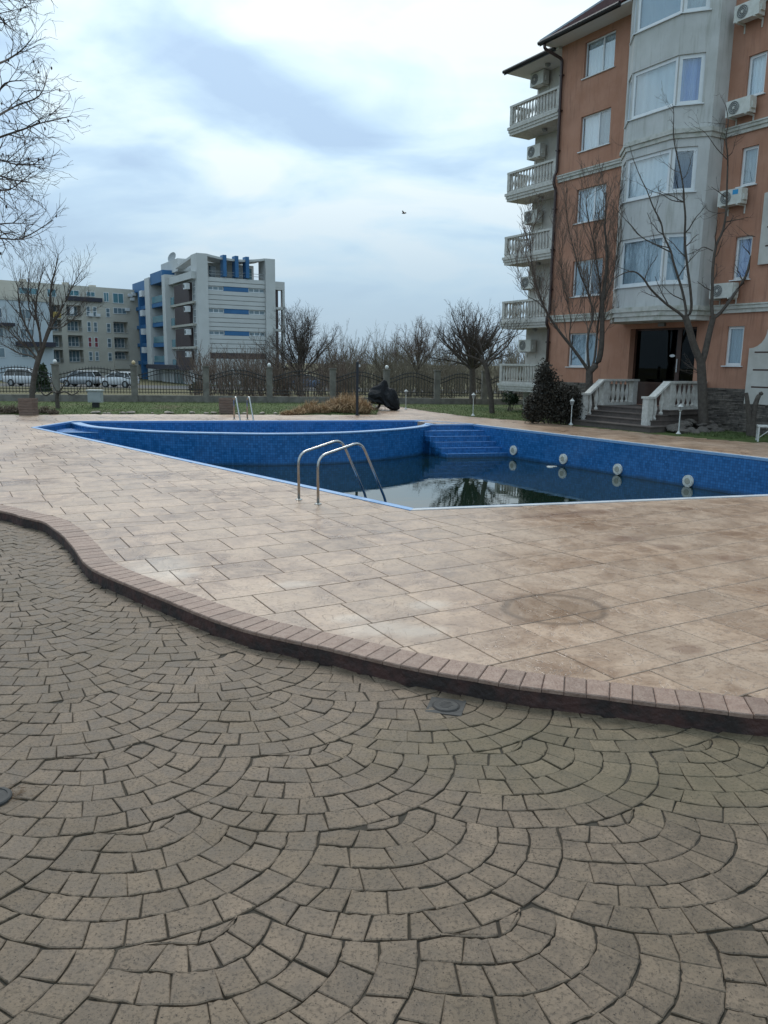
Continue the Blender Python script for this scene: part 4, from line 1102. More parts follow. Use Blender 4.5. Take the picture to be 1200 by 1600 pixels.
for a, c in zip(zz, zz[1:]):
    if (a, c) in bands:
        for (x0, x1) in ((1.54,3.42),(6.46,8.48)): fwin(MF, modern, x0, x1, c, a, .30, nx=3, fw=.08)
        MB(MF).box(3.44,6.44,.14,.34,c,a).build('blue_panel', M_FBLUE, modern)
    else: MB(MF).box(1.52,8.50,.10,.34,c+.03,a-.03).build('cladding_panel', M_FGREY, modern)
MB(MF).box(1.52,8.50,.12,.34,2.45,3.04).build('brown_band', M_FBROWN, modern)
MB(MF).box(1.52,8.50,.15,.34,Z0,2.42).build('ground_floor_wall', M_FGREY, modern)
b = MB(MF)
n_ = 10
for k in range(n_):
    t0, t1 = k/n_, (k+1)/n_; x0, x1 = 1.5+7.02*t0, 1.5+7.02*t1; d0, d1 = (13.55+.35*abs(2*t-1)**2 for t in (t0,t1))
    b.add([(x0,.1,d0),(x1,.1,d1),(x1,3.6,d1),(x0,3.6,d0),(x0,.1,d0+.25),(x1,.1,d1+.25),(x1,3.6,d1+.25),(x0,3.6,d0+.25)],[(0,3,2,1),(4,5,6,7),(0,1,5,4),(1,2,6,5),(2,3,7,6),(3,0,4,7)])
b.build('pergola_roof', M_FGREY, modern)
MB(MF).add([(.3,2.2,13.8),(.3,9,13.2),(1.4,9,13.2),(1.4,2.2,13.8),(.3,2.2,14.1),(.3,9,13.5),(1.4,9,13.5),(1.4,2.2,14.1)],[(0,3,2,1),(4,5,6,7),(0,1,5,4),(1,2,6,5),(2,3,7,6),(3,0,4,7)]).build('roof_beam', M_FGREY, modern)
for x0 in (3.36,4.80,6.10): MB(MF).box(x0,x0+.40,-.12,1.0,11.75,14.15).build('blue_fin', M_FBLUE, modern)
for (x0,x1,g_) in ((4.2,4.9,M_FWHITE),(6.0,6.9,M_FGLASS),(7.1,8.2,M_FGLASST),(2.7,3.6,M_FGLASS)): fwin(MF, modern, x0, x1, 11.7, 13.3, 3.48, g_, 1)
b = MB(MF)
for z in (12.0,12.3): b.tube([(1.5,.3,z),(8.5,.3,z)],.03,5)
for z in (13.3,13.6): b.tube([(.7,9.5,z),(.7,17.5,z)],.03,5)
for z in (12.9,13.15): b.tube([(1.0,18.5,z),(1.0,29,z)],.03,5)
b.build('roof_railing', M_FRAIL, modern)
# left face: brown balconies between the pillar and the next column
for (z0, z1) in ((8.95,11.0),(6.45,8.45),(3.85,5.85),(1.4,3.3)):
    MB(MG).box(2.0,8.4,-.12,.28,z0-.05,z1+.05).build('brown_panel', M_FBROWN, modern)
    bo = MB(MG).box(.6,10.2,-.16,.30,z0-.32,z0-.06).build('balcony', M_FBEIGE, modern)
    MB(MG).box(8.6,10.1,-.14,-.10,z0-.06,z0+.85).build('glass_rail', M_FGLASST, bo)
    fwin(MG, modern, .6, 1.7, z0-.05, z1+.3, .28, nx=2, nz=3, out=-1)
    ac = tag(MB(MG).box(1.5,2.5,-.65,-.15,z1-.75,z1-.1).build('air_conditioner', M_FWHITE, modern)) 
    MB(MG).disc((2.0,-.66,z1-.42), Vector(MG(0,1,0)), .22, .03, 10).build('fan', M_ACD, ac)
MB(MG).box(10.2,11.7,-.75,.9,Z0,12.6).build('column', M_FGREY, modern)
MB(MG).box(.3,10.2,-.3,.9,11.35,12.15).build('parapet', M_FGREY, modern)
MB(MG).box(11.72,18.0,-.62,.9,11.9,13.3).build('blue_panel', M_FBLUE, modern)
for (z0, z1) in ((9.5,11.85),(7.0,9.0),(4.4,6.4),(1.9,3.9)):
    MB(MG).box(11.72,18.0,-.55,.9,z0-.55,z0-.02).build('blue_panel', M_FBLUE, modern)
    fwin(MG, modern, 12.3, 17.4, z0, z1, .88, nx=3, nz=2, fw=.14, out=-1)
    MB(MG).box(11.8,17.6,-.60,-.54,z0,z0+.8).build('glass_rail', M_FGLASST, modern)
MB(MG).box(18.02,20.6,-.80,.9,Z0,12.9).build('column', M_FGREY, modern)
for (z0, z1) in ((9.6,11.6),(7.0,9.0),(4.5,6.5),(2.0,4.0)):
    MB(MG).box(20.62,29.4,-.30,.9,z0-.5,z0-.02).build('blue_panel', M_FBLUE, modern)
    fwin(MG, modern, 23.2, 25.4, z0, z1, .88, nx=2, nz=2, fw=.14, out=-1)
    fwin(MG, modern, 26.4, 28.6, z0, z1, .88, nx=2, nz=2, fw=.14, out=-1)
    MB(MG).box(22.0,23.4,-.9,-.35,z1-.9,z1-.1).build('air_conditioner', M_FWHITE, modern)
for (a, c, z0, z1) in ((20.62,29.5,11.6,12.9),(25.6,26.3,Z0,11.58),(28.9,29.5,Z0,11.58),(20.62,22.0,1.4,1.9)): MB(MG).box(a,c,-.42,.9,z0,z1).build('blue_panel', M_FBLUE, modern)
# right wing with open bays
b = MB(MF); b.box(10.95,12.25,3.0,3.6,10.92,11.9); b.build('wing_parapet', M_FGREY, modern)
for z in (8.55,5.9,3.3): MB(MF).box(10.95,12.25,3.0,5.0,z,z+.28).build('wing_slab', M_FGREY, modern)
MB(MF).box(11.95,12.25,3.0,3.6,Z0,10.9).build('wing_post', M_FGREY, modern); MB(MF).box(9.75,11.4,3.1,6,Z0,10.9).build('wing_panel', M_FBROWN, modern)
b = MB(MF); b.box(9.7,12.2,3.8,4.4,10.92,11.85); b.build('wing_roof', M_FGREY, modern)
# entrance canopy and white shopfront
MB(MG).box(1,15.5,-2.2,.5,1.05,1.6).build('canopy', M_FDARK, modern)
fwin(MG, modern, 3.5, 8.0, Z0+.2, 1.0, -.6, nx=3, nz=1, fw=.2, out=-1, name='shop_window'); MB(MG).box(.5,14,-.58,.3,Z0,1.04).build('shop_wall', M_FWHITE, modern)
# satellite dish
dish = MB(MF); c = Vector((1.2,13.2,0)); dn = Vector((-.5,-.8,.35)).normalized()
cc = Vector(MF(1.2,13.2,15.0)); 
dsh = MB(); ring = []
a_ = dn.cross(Vector((0,0,1))).normalized(); b_ = dn.cross(a_)
for r, h in ((.05,0),(.4,.06),(.7,.2)):
    for k in range(14): t = 2*PI*k/14; ring.append(tuple(cc + (a_*math.cos(t)+b_*math.sin(t))*r + dn*h))
dsh.add(ring, [(i*14+k, i*14+(k+1)%14, (i+1)*14+(k+1)%14, (i+1)*14+k) for i in range(2) for k in range(14)])
dsh.tube([cc, cc-Vector((0,0,.9))],.05,6); tag(dsh.build('satellite_dish', M_FRAIL, None, loc=MO), 'grey satellite dish on the roof of the pale modern block', 'satellite dish')

# ---- long tan block
BO = D(0,560,104); BO.z = 0; BE = D(209,561,116); BE.z = 0
BU = (BE-BO).normalized(); BV = Vector((-BU.y, BU.x, 0)); BF = Fr(BO, BU, BV)
tan = thing('apartment_block', 'long tan apartment block with balconies half hidden behind the left tree', 'apartment building', BO)
holes = []
for (z0, z1) in ((7.9,9.38),(5.86,7.46),(3.75,5.36),(1.65,3.4)):
    holes += [(8.95,10.95,z0,z1),(6.2,8.15,z0-.1,z1-.05)]
for (z0, z1) in ((5.85,7.44),(3.72,5.26),(2.1,3.3)): holes.append((15.45,17.55,z0,z1))
b = MB(BF); wall_grid(b, -14, 20.5, -1.5, 12.05, holes, 0, -1.1); b.box(-14,20.5,1.15,11,-1.5,11.9); b.build('wall', M_FTAN, tan)
for h in holes:
    g_ = fwin(BF, tan, h[0]+.25, h[1]-.15, h[2]+.1, h[3]-.1, 1.08, None, 3, 1, .07)
    MB(BF).box(h[0],h[1],-.06,.0,h[2]-.02,h[2]+.06).build('balcony_edge', M_FBEIGE, tan)
    b = MB(BF); b.tube([(h[0],-.03,h[2]+.62),(h[1],-.03,h[2]+.62)],.025,4)
    for k in range(5): x = h[0]+(h[1]-h[0])*k/4; b.tube([(x,-.03,h[2]+.05),(x,-.03,h[2]+.62)],.02,4)
    b.build('balcony_rail', M_FRAIL, tan)
for k, (u0,u1,z0,z1) in enumerate(((2.9,5.4,10.45,11.3),(6.5,7.7,10.3,11.35),(9.3,10.8,10.65,11.4),(11.8,13.0,10.7,11.35),(14.2,14.95,10.1,11.4),(15.5,17.1,10.0,11.4),(-2,.5,10.4,11.3),(-6,-3.5,10.4,11.3))): fwin(BF, tan, u0,u1,z0,z1,-.005, M_FGLASST, 2)
for (z0,z1,g_) in ((8.0,9.36,None),(5.88,7.28,None),(3.78,5.2,M_FRED),(1.9,3.2,None)):
    fwin(BF, tan, 11.65,12.2,z0,z1,-.005,g_,1,2,.08); fwin(BF, tan, 12.55,13.1,z0,z1,-.005,g_,1,2,.08); fwin(BF, tan, 14.4,15.0,z0,z1-.1,-.005,None,1,2,.08)
fwin(BF, tan, 15.5,17.4,8.55,9.4,-.005,None,3,1)
for (u0,u1,z0,z1) in ((-6,-4,7.9,9.3),(-2.5,-.5,7.9,9.3),(.4,2.2,7.9,9.3)): fwin(BF, tan, u0,u1,z0,z1,-.005,None,2)
MB(BF).box(8.9,13.9,-.35,-.02,10.0,10.55).build('dark_awning', M_FDARK, tan)
MB(BF).box(6.2,8.15,-.12,-.02,7.65,8.4).build('yellow_panel', M_FYEL, tan)
MB(BF).box(9.4,9.95,-.10,-.04,8.2,9.2).build('laundry', M_FWHITE, tan)
for (u,z) in ((17.2,9.0),(17.7,11.0),(18.3,11.2),(18.0,10.5),(11.9,8.0),(12.9,8.0)): MB(BF).box(u,u+.6,-.35,-.03,z,z+.42).build('air_conditioner', M_FWHITE, tan)
MB(BF).box(15.3,17.7,-.3,-.02,.8,2.0).build('porch', M_FTAN, tan)
for x, w, h in ((9.5,.7,.5),(13.2,.8,.4),(4.0,.6,.5)): MB(BF).box(x,x+w,2,2.7,11.9,12.05+h).build('chimney', M_FTAN, tan)
# ---- pale blue block in front of it
b0 = BO + BV*(-6)
pale = thing('apartment_block', 'pale blue apartment block at the left edge behind the bare tree', 'apartment building', b0)
PFm = Fr(b0, BU, BV)
b = MB(PFm); b.box(-12,4.9,0,5.5,-1.5,9.2); b.build('wall', M_FPALE, pale); MB(PFm).box(-12.1,5.0,-.1,5.5,9.2,9.5).build('parapet', M_FTAN, pale)
for z0 in (7.0,4.6,2.2):
    for u0 in (-6.2,-2.6,.9): fwin(PFm, pale, u0,u0+1.6,z0,z0+1.2,-.005,None,2)
MB(PFm).box(.3,4.9,-.9,-.02,3.6,4.2).build('porch_roof', M_FDARK, pale)
MB(PFm).box(-4,.2,-.9,-.02,6.0,6.4).build('balcony', M_FDARK, pale)

# ================================================================== parked cars
M_CARW = mat('white car paint', (.52,.53,.54), .3, coat=.6)
M_CARS = mat('silver car paint', (.33,.35,.37), .3, metal=.4, coat=.6)
M_CARB = mat('blue car paint', (.08,.15,.26), .3, coat=.6)
M_CARG = mat('car glass', (.012,.016,.018), .06, spec=.8)
M_TYRE = mat('tyre rubber', (.018,.018,.018), .85)
M_RIM = mat('alloy rim', (.35,.36,.37), .35, metal=.8)
M_HEAD = mat('headlight', (.6,.62,.64), .15)
M_TAIL = mat('tail light', (.30,.02,.02), .25)
def car(label, loc, rz, paint, L=4.6, Wd=1.82, Hh=1.66, hatch=.0, group='cars parked beyond the fence'):
    t = thing('parked_car', label, 'car', loc, group, rz)
    # lower body: stations along x (front = +x), each a rounded section
    prof = [(-L/2,.55,.80),(-L/2+.05,.38,1.02),(-L/2+.5,.30,1.06),(-.9,.26,1.06),(.5,.26,1.04),(1.0,.27,1.02),(L/2-.55,.30,.94),(L/2-.12,.36,.80),(L/2,.48,.66)]
    wid = [.80,.92,.98,1.0,1.0,1.0,.97,.90,.76]
    vs = []; N_ = 8
    for (x,z0,z1), w in zip(prof, wid):
        hw = Wd/2*w; vs += [(x,-hw*.9,z0),(x,-hw,z0+.12),(x,-hw,z1-.16),(x,-hw*.88,z1),(x,hw*.88,z1),(x,hw,z1-.16),(x,hw,z0+.12),(x,hw*.9,z0)]
    qs = [(i*N_+k,i*N_+(k+1)%N_,(i+1)*N_+(k+1)%N_,(i+1)*N_+k) for i in range(len(prof)-1) for k in range(N_)] + [tuple(range(N_)), tuple(range((len(prof)-1)*N_, len(prof)*N_))]
    body = MB().add(vs, qs).build('body', paint, t, smooth=True)
    def cab(sh, z0, z1, xs, w0, w1):
        (a,c,d,e_) = xs
        return [(a,-w0,z0),(e_,-w0,z0),(e_,w0,z0),(a,w0,z0),(c,-w1,z1),(d,-w1,z1),(d,w1,z1),(c,w1,z1)]
    Q6 = [(0,3,2,1),(4,5,6,7),(0,1,5,4),(1,2,6,5),(2,3,7,6),(3,0,4,7)]
    gl = MB().add(cab(0,1.03,Hh-.07,(-L/2+.18,-L/2+.55+hatch,.35,1.15),Wd/2*.90,Wd/2*.74),Q6).build('windows', M_CARG, t)
    b = MB()   # roof and pillars
    b.add(cab(0,Hh-.08,Hh,(-L/2+.50+hatch,-L/2+.68+hatch,.22,.42),Wd/2*.76,Wd/2*.66),Q6)
    for sy in (-1,1):
        for (x0,x1) in ((-L/2+.20,-L/2+.56+hatch),(-1.0,-.95),(.12,.05),(1.14,.36)): b.tube([(x0,sy*Wd/2*.905,1.03),(x1,sy*Wd/2*.75,Hh-.07)],.045,5)
        b.tube([(-L/2+.56+hatch,sy*Wd/2*.75,Hh-.06),(.36,sy*Wd/2*.75,Hh-.06)],.04,5)
    b.build('roof', paint, t, smooth=False)
    for sx in (-1,1):
        for sy in (-1,1):
            w = MB().disc((sx*L*.295, sy*(Wd/2-.10), .345),(0,1,0),.345,.22,20).build('wheel', M_TYRE, t)
            MB().disc((sx*L*.295, sy*(Wd/2+.006), .345),(0,1,0),.215,.03,14).build('rim', M_RIM, w)
        for sy in (-1,1):
            MB().box(*(sorted((sx*(L/2-.34),sx*(L/2-.04)))), sy*Wd/2*.62-.20, sy*Wd/2*.62+.20, .70 if sx>0 else .78, .86 if sx>0 else 1.0).build('headlight' if sx>0 else 'tail_light', M_HEAD if sx>0 else M_TAIL, t)
    for sy in (-1,1): MB().box(.86,1.06,sy*(Wd/2+.07)-.08,sy*(Wd/2+.07)+.08,1.02,1.16).build('mirror', paint, t)
    MB().box(L/2-.06,L/2+.02,-.25,.25,.45,.56).build('plate', M_FWHITE, t)
    return t
GZ = lambda y: gz(0, y)
def carpos(px, Y): p = D(px, 600, Y); return Vector((p.x, Y, GZ(Y)))
car('white parked car furthest left behind the fence', carpos(46,79), math.radians(-6), M_CARW, 4.75, 1.88, 1.72)
car('silver parked car between the lamp post and the utility box behind the fence', carpos(128,79.5), math.radians(174), M_CARS, 4.0, 1.8, 1.6)
car('white parked hatchback nearest the blue block behind the fence', carpos(187,78), math.radians(168), M_CARW, 3.6, 1.7, 1.55)
car('blue car glimpsed through the fence right of the bare tree', carpos(478,80), math.radians(10), M_CARB, 4.3, 1.78, 1.5)
# ================================================================== bare trees
M_BARK = mat('grey brown bark', (.060,.047,.038), .9, (.095,.078,.064), 9, bump=.8, bscale=30)
M_TWIG = mat('dark twig', (.050,.038,.030), .9, (.075,.057,.046), 3)
M_TWIGR = mat('reddish twig', (.115,.080,.062), .9, (.155,.112,.086), 3)
M_TWIGP = mat('pale twig', (.130,.105,.075), .9, (.165,.140,.100), 3)
class Tree:
    def __init__(s, seed): s.v = []; s.q = []; s.tv = []; s.tq = []; s.r = random.Random(seed)
    def tube(s, pts, rs, n, big):
        V, Q = (s.tv, s.tq) if big else (s.v, s.q); o = len(V); m_ = len(pts)
        for i in range(m_):
            p = pts[i]; d = pts[min(i+1,m_-1)] - pts[max(i-1,0)]
            a = d.cross(Vector((.31,.22,.93)) if abs(d.z) < .85*d.length else Vector((1,.1,0)))
            if a.length < 1e-7: a = Vector((1,0,0))
            a.normalize(); b = d.cross(a); b.normalize(); r = rs[i]
            for k in range(n):
                t = 2*PI*k/n; c, w = math.cos(t)*r, math.sin(t)*r
                V.append((p.x+a.x*c+b.x*w, p.y+a.y*c+b.y*w, p.z+a.z*c+b.z*w))
        for i in range(m_-1):
            for k in range(n): Q.append((o+i*n+k, o+i*n+(k+1)%n, o+(i+1)*n+(k+1)%n, o+(i+1)*n+k))
    def path(s, p, d, L, n, wander, trop):
        pts = [p.copy()]; d = d.normalized(); R = s.r
        for i in range(n):
            d = d + Vector((R.gauss(0,wander), R.gauss(0,wander), R.gauss(0,wander))) + Vector((0,0,trop)); d.normalize()
            p = p + d*(L/n); pts.append(p.copy())
        return pts
    def emit(s, pts, r0, r1, big=False):
        n = len(pts); rs = [r0+(r1-r0)*i/(n-1) for i in range(n)]
        s.tube(pts, rs, 8 if r0 > .06 else 5 if r0 > .018 else 3, big)
        return rs
    def twigs(s, pts, rs, lev, cfg):
        """children along a branch; cfg: list per level of dict(n per metre, L, ang, wander, trop, seg)"""
        if lev >= len(cfg): return
        c = cfg[lev]; R = s.r
        L = sum((b-a).length for a, b in zip(pts, pts[1:])); cnt = max(c.get('min',1), int(L*c['n'] + R.random()))
        for k in range(cnt):
            t = c.get('t0',.15) + (1-c.get('t0',.15))*(k+R.random())/cnt; x = t*(len(pts)-1); i = min(int(x), len(pts)-2); f = x-i
            p = pts[i].lerp(pts[i+1], f); d = (pts[i+1]-pts[i]).normalized()
            ax = Vector((R.gauss(0,1),R.gauss(0,1),R.gauss(0,1))); ax = (ax - d*ax.dot(d))
            if ax.length < 1e-5: continue
            ax.normalize(); an = c['ang']*R.uniform(.6,1.3); nd = d*math.cos(an) + ax*math.sin(an) + Vector((0,0,c.get('lift',0)))
            ll = c['L']*R.uniform(.5,1.2)*(1.15-.55*t); rr = max(.0035*c.get('rs',1), min((rs[i]+(rs[i+1]-rs[i])*f)*.62, c.get('r',.03)))
            q = s.path(p, nd, ll, c.get('seg',4), c['wander'], c['trop']); r2 = s.emit(q, rr, max(.0022*c.get('rs',1), rr*.35))
            s.twigs(q, r2, lev+1, cfg)
    def build(s, name, label, base, group=None, bark=None, twig=None, cat='tree'):
        t = thing(name, label, cat, base, group)
        B = Vector(base)
        for nm, V, Q, mt in (('trunk', s.tv, s.tq, bark or M_BARK), ('crown', s.v, s.q, twig or M_TWIG)):
            if not V: continue
            me = bpy.data.meshes.new(nm); me.from_pydata([(a-B.x,b-B.y,c-B.z) for a,b,c in V], [], Q); me.materials.append(mt)
            if nm == 'trunk': me.polygons.foreach_set('use_smooth', [True]*len(me.polygons))
            me.update(); link(nm, me, t)
        return t
def limb_pts(px, Y, jit=.35, seed=0, y0=0.0):
    """survey points of a limb: pixel track at depth Y, drifting towards or away from the viewer on the way out"""
    R = random.Random(seed); dy = y0; out = []; sl_ = R.uniform(-jit, jit)
    for i, p in enumerate(px):
        out.append(D(p[0], p[1], Y + dy)); dy += sl_*.5 + R.uniform(-jit,jit)*.25
    sm = []
    for i in range(len(out)-1):
        p0, p1, p2, p3 = out[max(i-1,0)], out[i], out[i+1], out[min(i+2,len(out)-1)]
        for k in range(3):
            t = k/3; sm.append(0.5*((2*p1)+(p2-p0)*t+(2*p0-5*p1+4*p2-p3)*t*t+(3*p1-p0-3*p2+p3)*t**3))
    sm.append(out[-1]); return sm
# --- tree right of the steps (long open limbs)
T = Tree(81); Y = 27.6
CF = [dict(n=1.7,L=1.05,ang=.85,wander=.16,trop=.10,seg=5,r=.022,t0=.12), dict(n=3.6,L=.5,ang=.7,wander=.16,trop=.08,seg=4,r=.011,rs=1.3), dict(n=4.0,L=.24,ang=.7,wander=.15,trop=.05,seg=2,r=.008,rs=1.3)]
for i, (px, r0, r1) in enumerate((
    ([(1100,676),(1099,660),(1097,600),(1095,561)], .19, .15),
    ([(1095,566),(1084.5,540.5),(1075,507.5),(1070,493)], .135, .11),
    ([(1096,568),(1101,553),(1108,522),(1115,494)], .12, .095),
    ([(1114,498),(1112,480),(1113,450),(1114,417),(1119,384),(1130,359),(1135,326),(1136,290),(1137,246),(1134,216),(1138,190),(1134,165)], .078, .012),
    ([(1115,497),(1127,487),(1145,463),(1165,432),(1174,399),(1180,370),(1191,353),(1200,329),(1214,300),(1222,262)], .075, .015),
    ([(1071,498),(1060,488),(1040,474),(1017,452),(1006,436),(993,425),(980,425),(962,434),(950,446)], .065, .010),
    ([(1071,496),(1072,485),(1066,454),(1053,412),(1048,392),(1037,368),(1033,348),(1020,322),(1011,298),(1002,280),(990,250),(984,228)], .062, .008),
    ([(1072,497),(1080,484),(1079,454),(1073,408),(1070,372),(1071,340),(1069,315),(1068,295),(1062,260),(1056,235),(1052,208),(1053,180),(1051,162)], .066, .008),
    ([(1048,394),(1026,383),(1002,370),(987,353),(978,344),(962,326),(950,318)], .030, .006),
    ([(1070,316),(1050,313),(1035,304),(1017,298),(994,284)], .024, .005),
    ([(1114,392),(1100,386),(1090,391),(1075,397),(1060,396)], .022, .005),
    ([(1136,332),(1122,333),(1108,330),(1096,318)], .020, .004),
    ([(1137,250),(1120,232),(1108,215),(1098,204),(1080,196)], .022, .004),
    ([(1180,370),(1168,367),(1160,360),(1150,352)], .020, .004))):
    pts_ = limb_pts(px, Y, .18 if i > 2 else .03, 50+i); rs_ = T.emit(pts_, r0*(.82 if i > 2 else 1), r1, True)
    if i > 2: T.twigs(pts_, rs_, 0, CF)
    if i == 0: 
        for k in range(4):
            q = T.path(pts_[int(len(pts_)*.7)], Vector((-.9,-.2,.35+.1*k)), .9, 4, .12, .02); T.twigs(q, T.emit(q,.012,.004), 1, CF)
T.build('deciduous_tree', 'tall bare tree with open forked limbs right of the entrance steps', G(1100,676), 'bare trees in front of the orange house')
# --- broom-like tree left of the steps
T = Tree(82); Y = 31.2
CF = [dict(n=3.9,L=1.5,ang=.55,wander=.12,trop=.22,seg=5,r=.018,t0=.2,lift=.25), dict(n=5.0,L=.85,ang=.5,wander=.13,trop=.18,seg=4,r=.012,lift=.2,rs=1.8), dict(n=4.2,L=.42,ang=.5,wander=.14,trop=.12,seg=3,r=.010,rs=2.0)]
for i, (px, r0, r1) in enumerate((
    ([(921,668),(921,640),(920.5,603),(921,576)], .19, .17),
    ([(922,580),(935,564),(940,537),(941,499),(941,472),(947,427),(948,390),(945,353),(947,325),(946,300)], .15, .010),
    ([(920,580),(908,562),(894,543),(877,522),(862,501),(850,480),(844,463),(837,441),(831,412),(829,383),(828,362),(833,345)], .095, .008),
    ([(921,577),(918,545),(920,520),(927,491),(917,454),(906,427),(897,390),(888,357),(884,317)], .080, .008),
    ([(926,572),(930,555),(934,510),(939,463),(932,408),(928,381),(923,359),(916,317),(920,295)], .075, .008),
    ([(941,480),(949,456),(957,436),(962,410),(966,380),(965,340),(962,315)], .045, .007),
    ([(895,545),(890,525),(892,500),(886,470),(880,440),(876,400),(872,370)], .040, .006),
    ([(850,482),(838,470),(824,462),(812,440),(806,425)], .030, .005))):
    pts_ = limb_pts(px, Y, .22 if i > 0 else .03, 70+i); rs_ = T.emit(pts_, r0*(1 if i == 0 else .9 if i == 1 else .72), r1*.8, True)
    if i > 0: T.twigs(pts_, rs_, 0, CF)
T.build('deciduous_tree', 'bare bushy tree with upright broom-like twigs left of the entrance steps', G(921,668), 'bare trees in front of the orange house', twig=M_TWIGR)
# --- leaning tree on the lawn and the round-headed one behind it
T = Tree(83); Y = 36.5
CF = [dict(n=3.6,L=1.35,ang=.7,wander=.14,trop=.12,seg=5,r=.026,t0=.15), dict(n=5.5,L=.72,ang=.65,wander=.15,trop=.10,seg=4,r=.013,rs=1.5), dict(n=5.5,L=.38,ang=.6,wander=.15,trop=.08,seg=3,r=.007)]
for i, (px, r0, r1) in enumerate((
    ([(769,647),(767,620),(763,595),(759,572),(750,562)], .13, .10),
    ([(752,564),(735,557),(715,550),(700,540),(690,525)], .06, .012),
    ([(756,567),(745,548),(728,536),(714,524),(704,512)], .06, .010),
    ([(757,568),(753,548),(748,528),(741,510),(738,498)], .06, .010),
    ([(759,573),(766,552),(776,532),(785,515),(790,503)], .055, .010),
    ([(760,575),(775,556),(793,540),(806,520),(812,505)], .05, .010))):
    pts_ = limb_pts(px, Y, .5 if i else .03, 90+i); rs_ = T.emit(pts_, r0, r1, True)
    if i: T.twigs(pts_, rs_, 0, CF)
T.build('deciduous_tree', 'bare tree leaning left on the lawn beside the ground floor balcony', G(769,647), 'bare trees on the lawn')
def round_tree(name, label, px, py, Y, top_py, spread, fork_py, seed, trunk_r=.16, limbs=9, twig=None, cfg=None, group=None, cat='tree', flat=.8, base_z=None):
    T = Tree(seed); b0 = D(px, py, Y); 
    if base_z is not None: b0.z = base_z
    fk = D(px, fork_py, Y); tp = D(px, top_py, Y).z; Hc = tp - fk.z; R = T.r
    tr = [b0, b0.lerp(fk,.5) + Vector((R.uniform(-.06,.06),R.uniform(-.06,.06),0)), fk]; T.emit(tr, trunk_r, trunk_r*.8, True)
    cfg = cfg or [dict(n=3.6,L=Hc*.26,ang=.6,wander=.15,trop=.10,seg=5,r=.032,t0=.25), dict(n=5.0,L=Hc*.15,ang=.65,wander=.15,trop=.09,seg=4,r=.016,rs=1.8), dict(n=6.0,L=Hc*.08,ang=.6,wander=.15,trop=.06,seg=3,r=.009,rs=1.6)]
    for k in range(limbs):
        a = 2*PI*.618*k + R.uniform(-.3,.3); s_ = math.sqrt((k+.5)/limbs)      # tips spread over a dome
        d = Vector((math.cos(a)*spread*s_, math.sin(a)*spread*s_, Hc*(math.sqrt(max(0,1-s_*s_))*.80+.12)*R.uniform(.9,1.06))); L = d.length*.92
        q = T.path(fk - Vector((0,0,R.uniform(0,.25)*Hc*.3)), d, L, 7, .085, .015); rs_ = T.emit(q, trunk_r*.34, .014, True); T.twigs(q, rs_, 0, cfg)
    return T.build(name, label, b0, group, twig=twig, cat=cat)
round_tree('deciduous_tree', 'round-headed bare tree with a straight trunk at the right end of the fence', 738, 632, 43.5, 460, 2.75, 572, 84, .20, 26, group='bare trees by the fence')
round_tree('deciduous_tree', 'spreading bare tree just behind the fence in front of the pale block', 468, 600, 56, 468, 3.9, 582, 85, .15, 24, group='bare trees by the fence', base_z=gz(0,56))
round_tree('deciduous_tree', 'pale rounded bare tree behind the fence left of the round-headed tree', 652, 600, 62, 490, 2.8, 576, 86, .13, 22, twig=M_TWIGR, group='bare trees by the fence', base_z=gz(0,62))
round_tree('deciduous_tree', 'thin bare tree behind the fence above the covered motorcycle', 598, 600, 66, 522, 2.6, 582, 87, .10, 14, twig=M_TWIGP, group='bare trees by the fence', base_z=gz(0,66))
round_tree('deciduous_tree', 'small bare tree right of the spreading one behind the fence', 528, 600, 60, 555, 2.0, 585, 88, .08, 10, twig=M_TWIGR, group='bare trees by the fence', base_z=gz(0,60))
# --- left tree on the lawn
T = Tree(89); Y = 33.0
CF = [dict(n=4.6,L=1.2,ang=.65,wander=.14,trop=.14,seg=5,r=.022,t0=.12,lift=.15), dict(n=5.5,L=.62,ang=.6,wander=.15,trop=.12,seg=4,r=.011,rs=1.4), dict(n=5.0,L=.3,ang=.6,wander=.15,trop=.08,seg=3,r=.006)]
for i, (px, r0, r1) in enumerate((
    ([(49,650),(50,622),(53,590),(60,562),(68,540)], .13, .10),
    ([(66,545),(74,520),(80,500),(78,470),(82,440),(88,415),(92,396)], .08, .010),
    ([(68,541),(78,515),(90,492),(103,470),(112,450),(122,432),(130,420)], .06, .008),
    ([(64,550),(62,520),(55,490),(58,460),(64,435),(68,410)], .06, .008),
    ([(62,556),(50,530),(38,505),(30,478),(28,450),(22,425)], .06, .008),
    ([(60,562),(45,545),(25,528),(8,512),(-8,500)], .05, .008),
    ([(60,565),(48,556),(30,552),(12,542),(-5,536)], .04, .006),
    ([(76,512),(95,512),(112,500),(128,488),(140,480)], .03, .005),
    ([(55,500),(45,480),(44,450),(46,425),(52,402)], .03, .006))):
    pts_ = limb_pts(px, Y, .4 if i else .03, 110+i); rs_ = T.emit(pts_, r0, r1, True)
    if i: T.twigs(pts_, rs_, 0, CF)
T.build('deciduous_tree', 'bare tree with a leaning trunk at the far left in front of the fence', G(49,650), 'bare trees on the lawn')
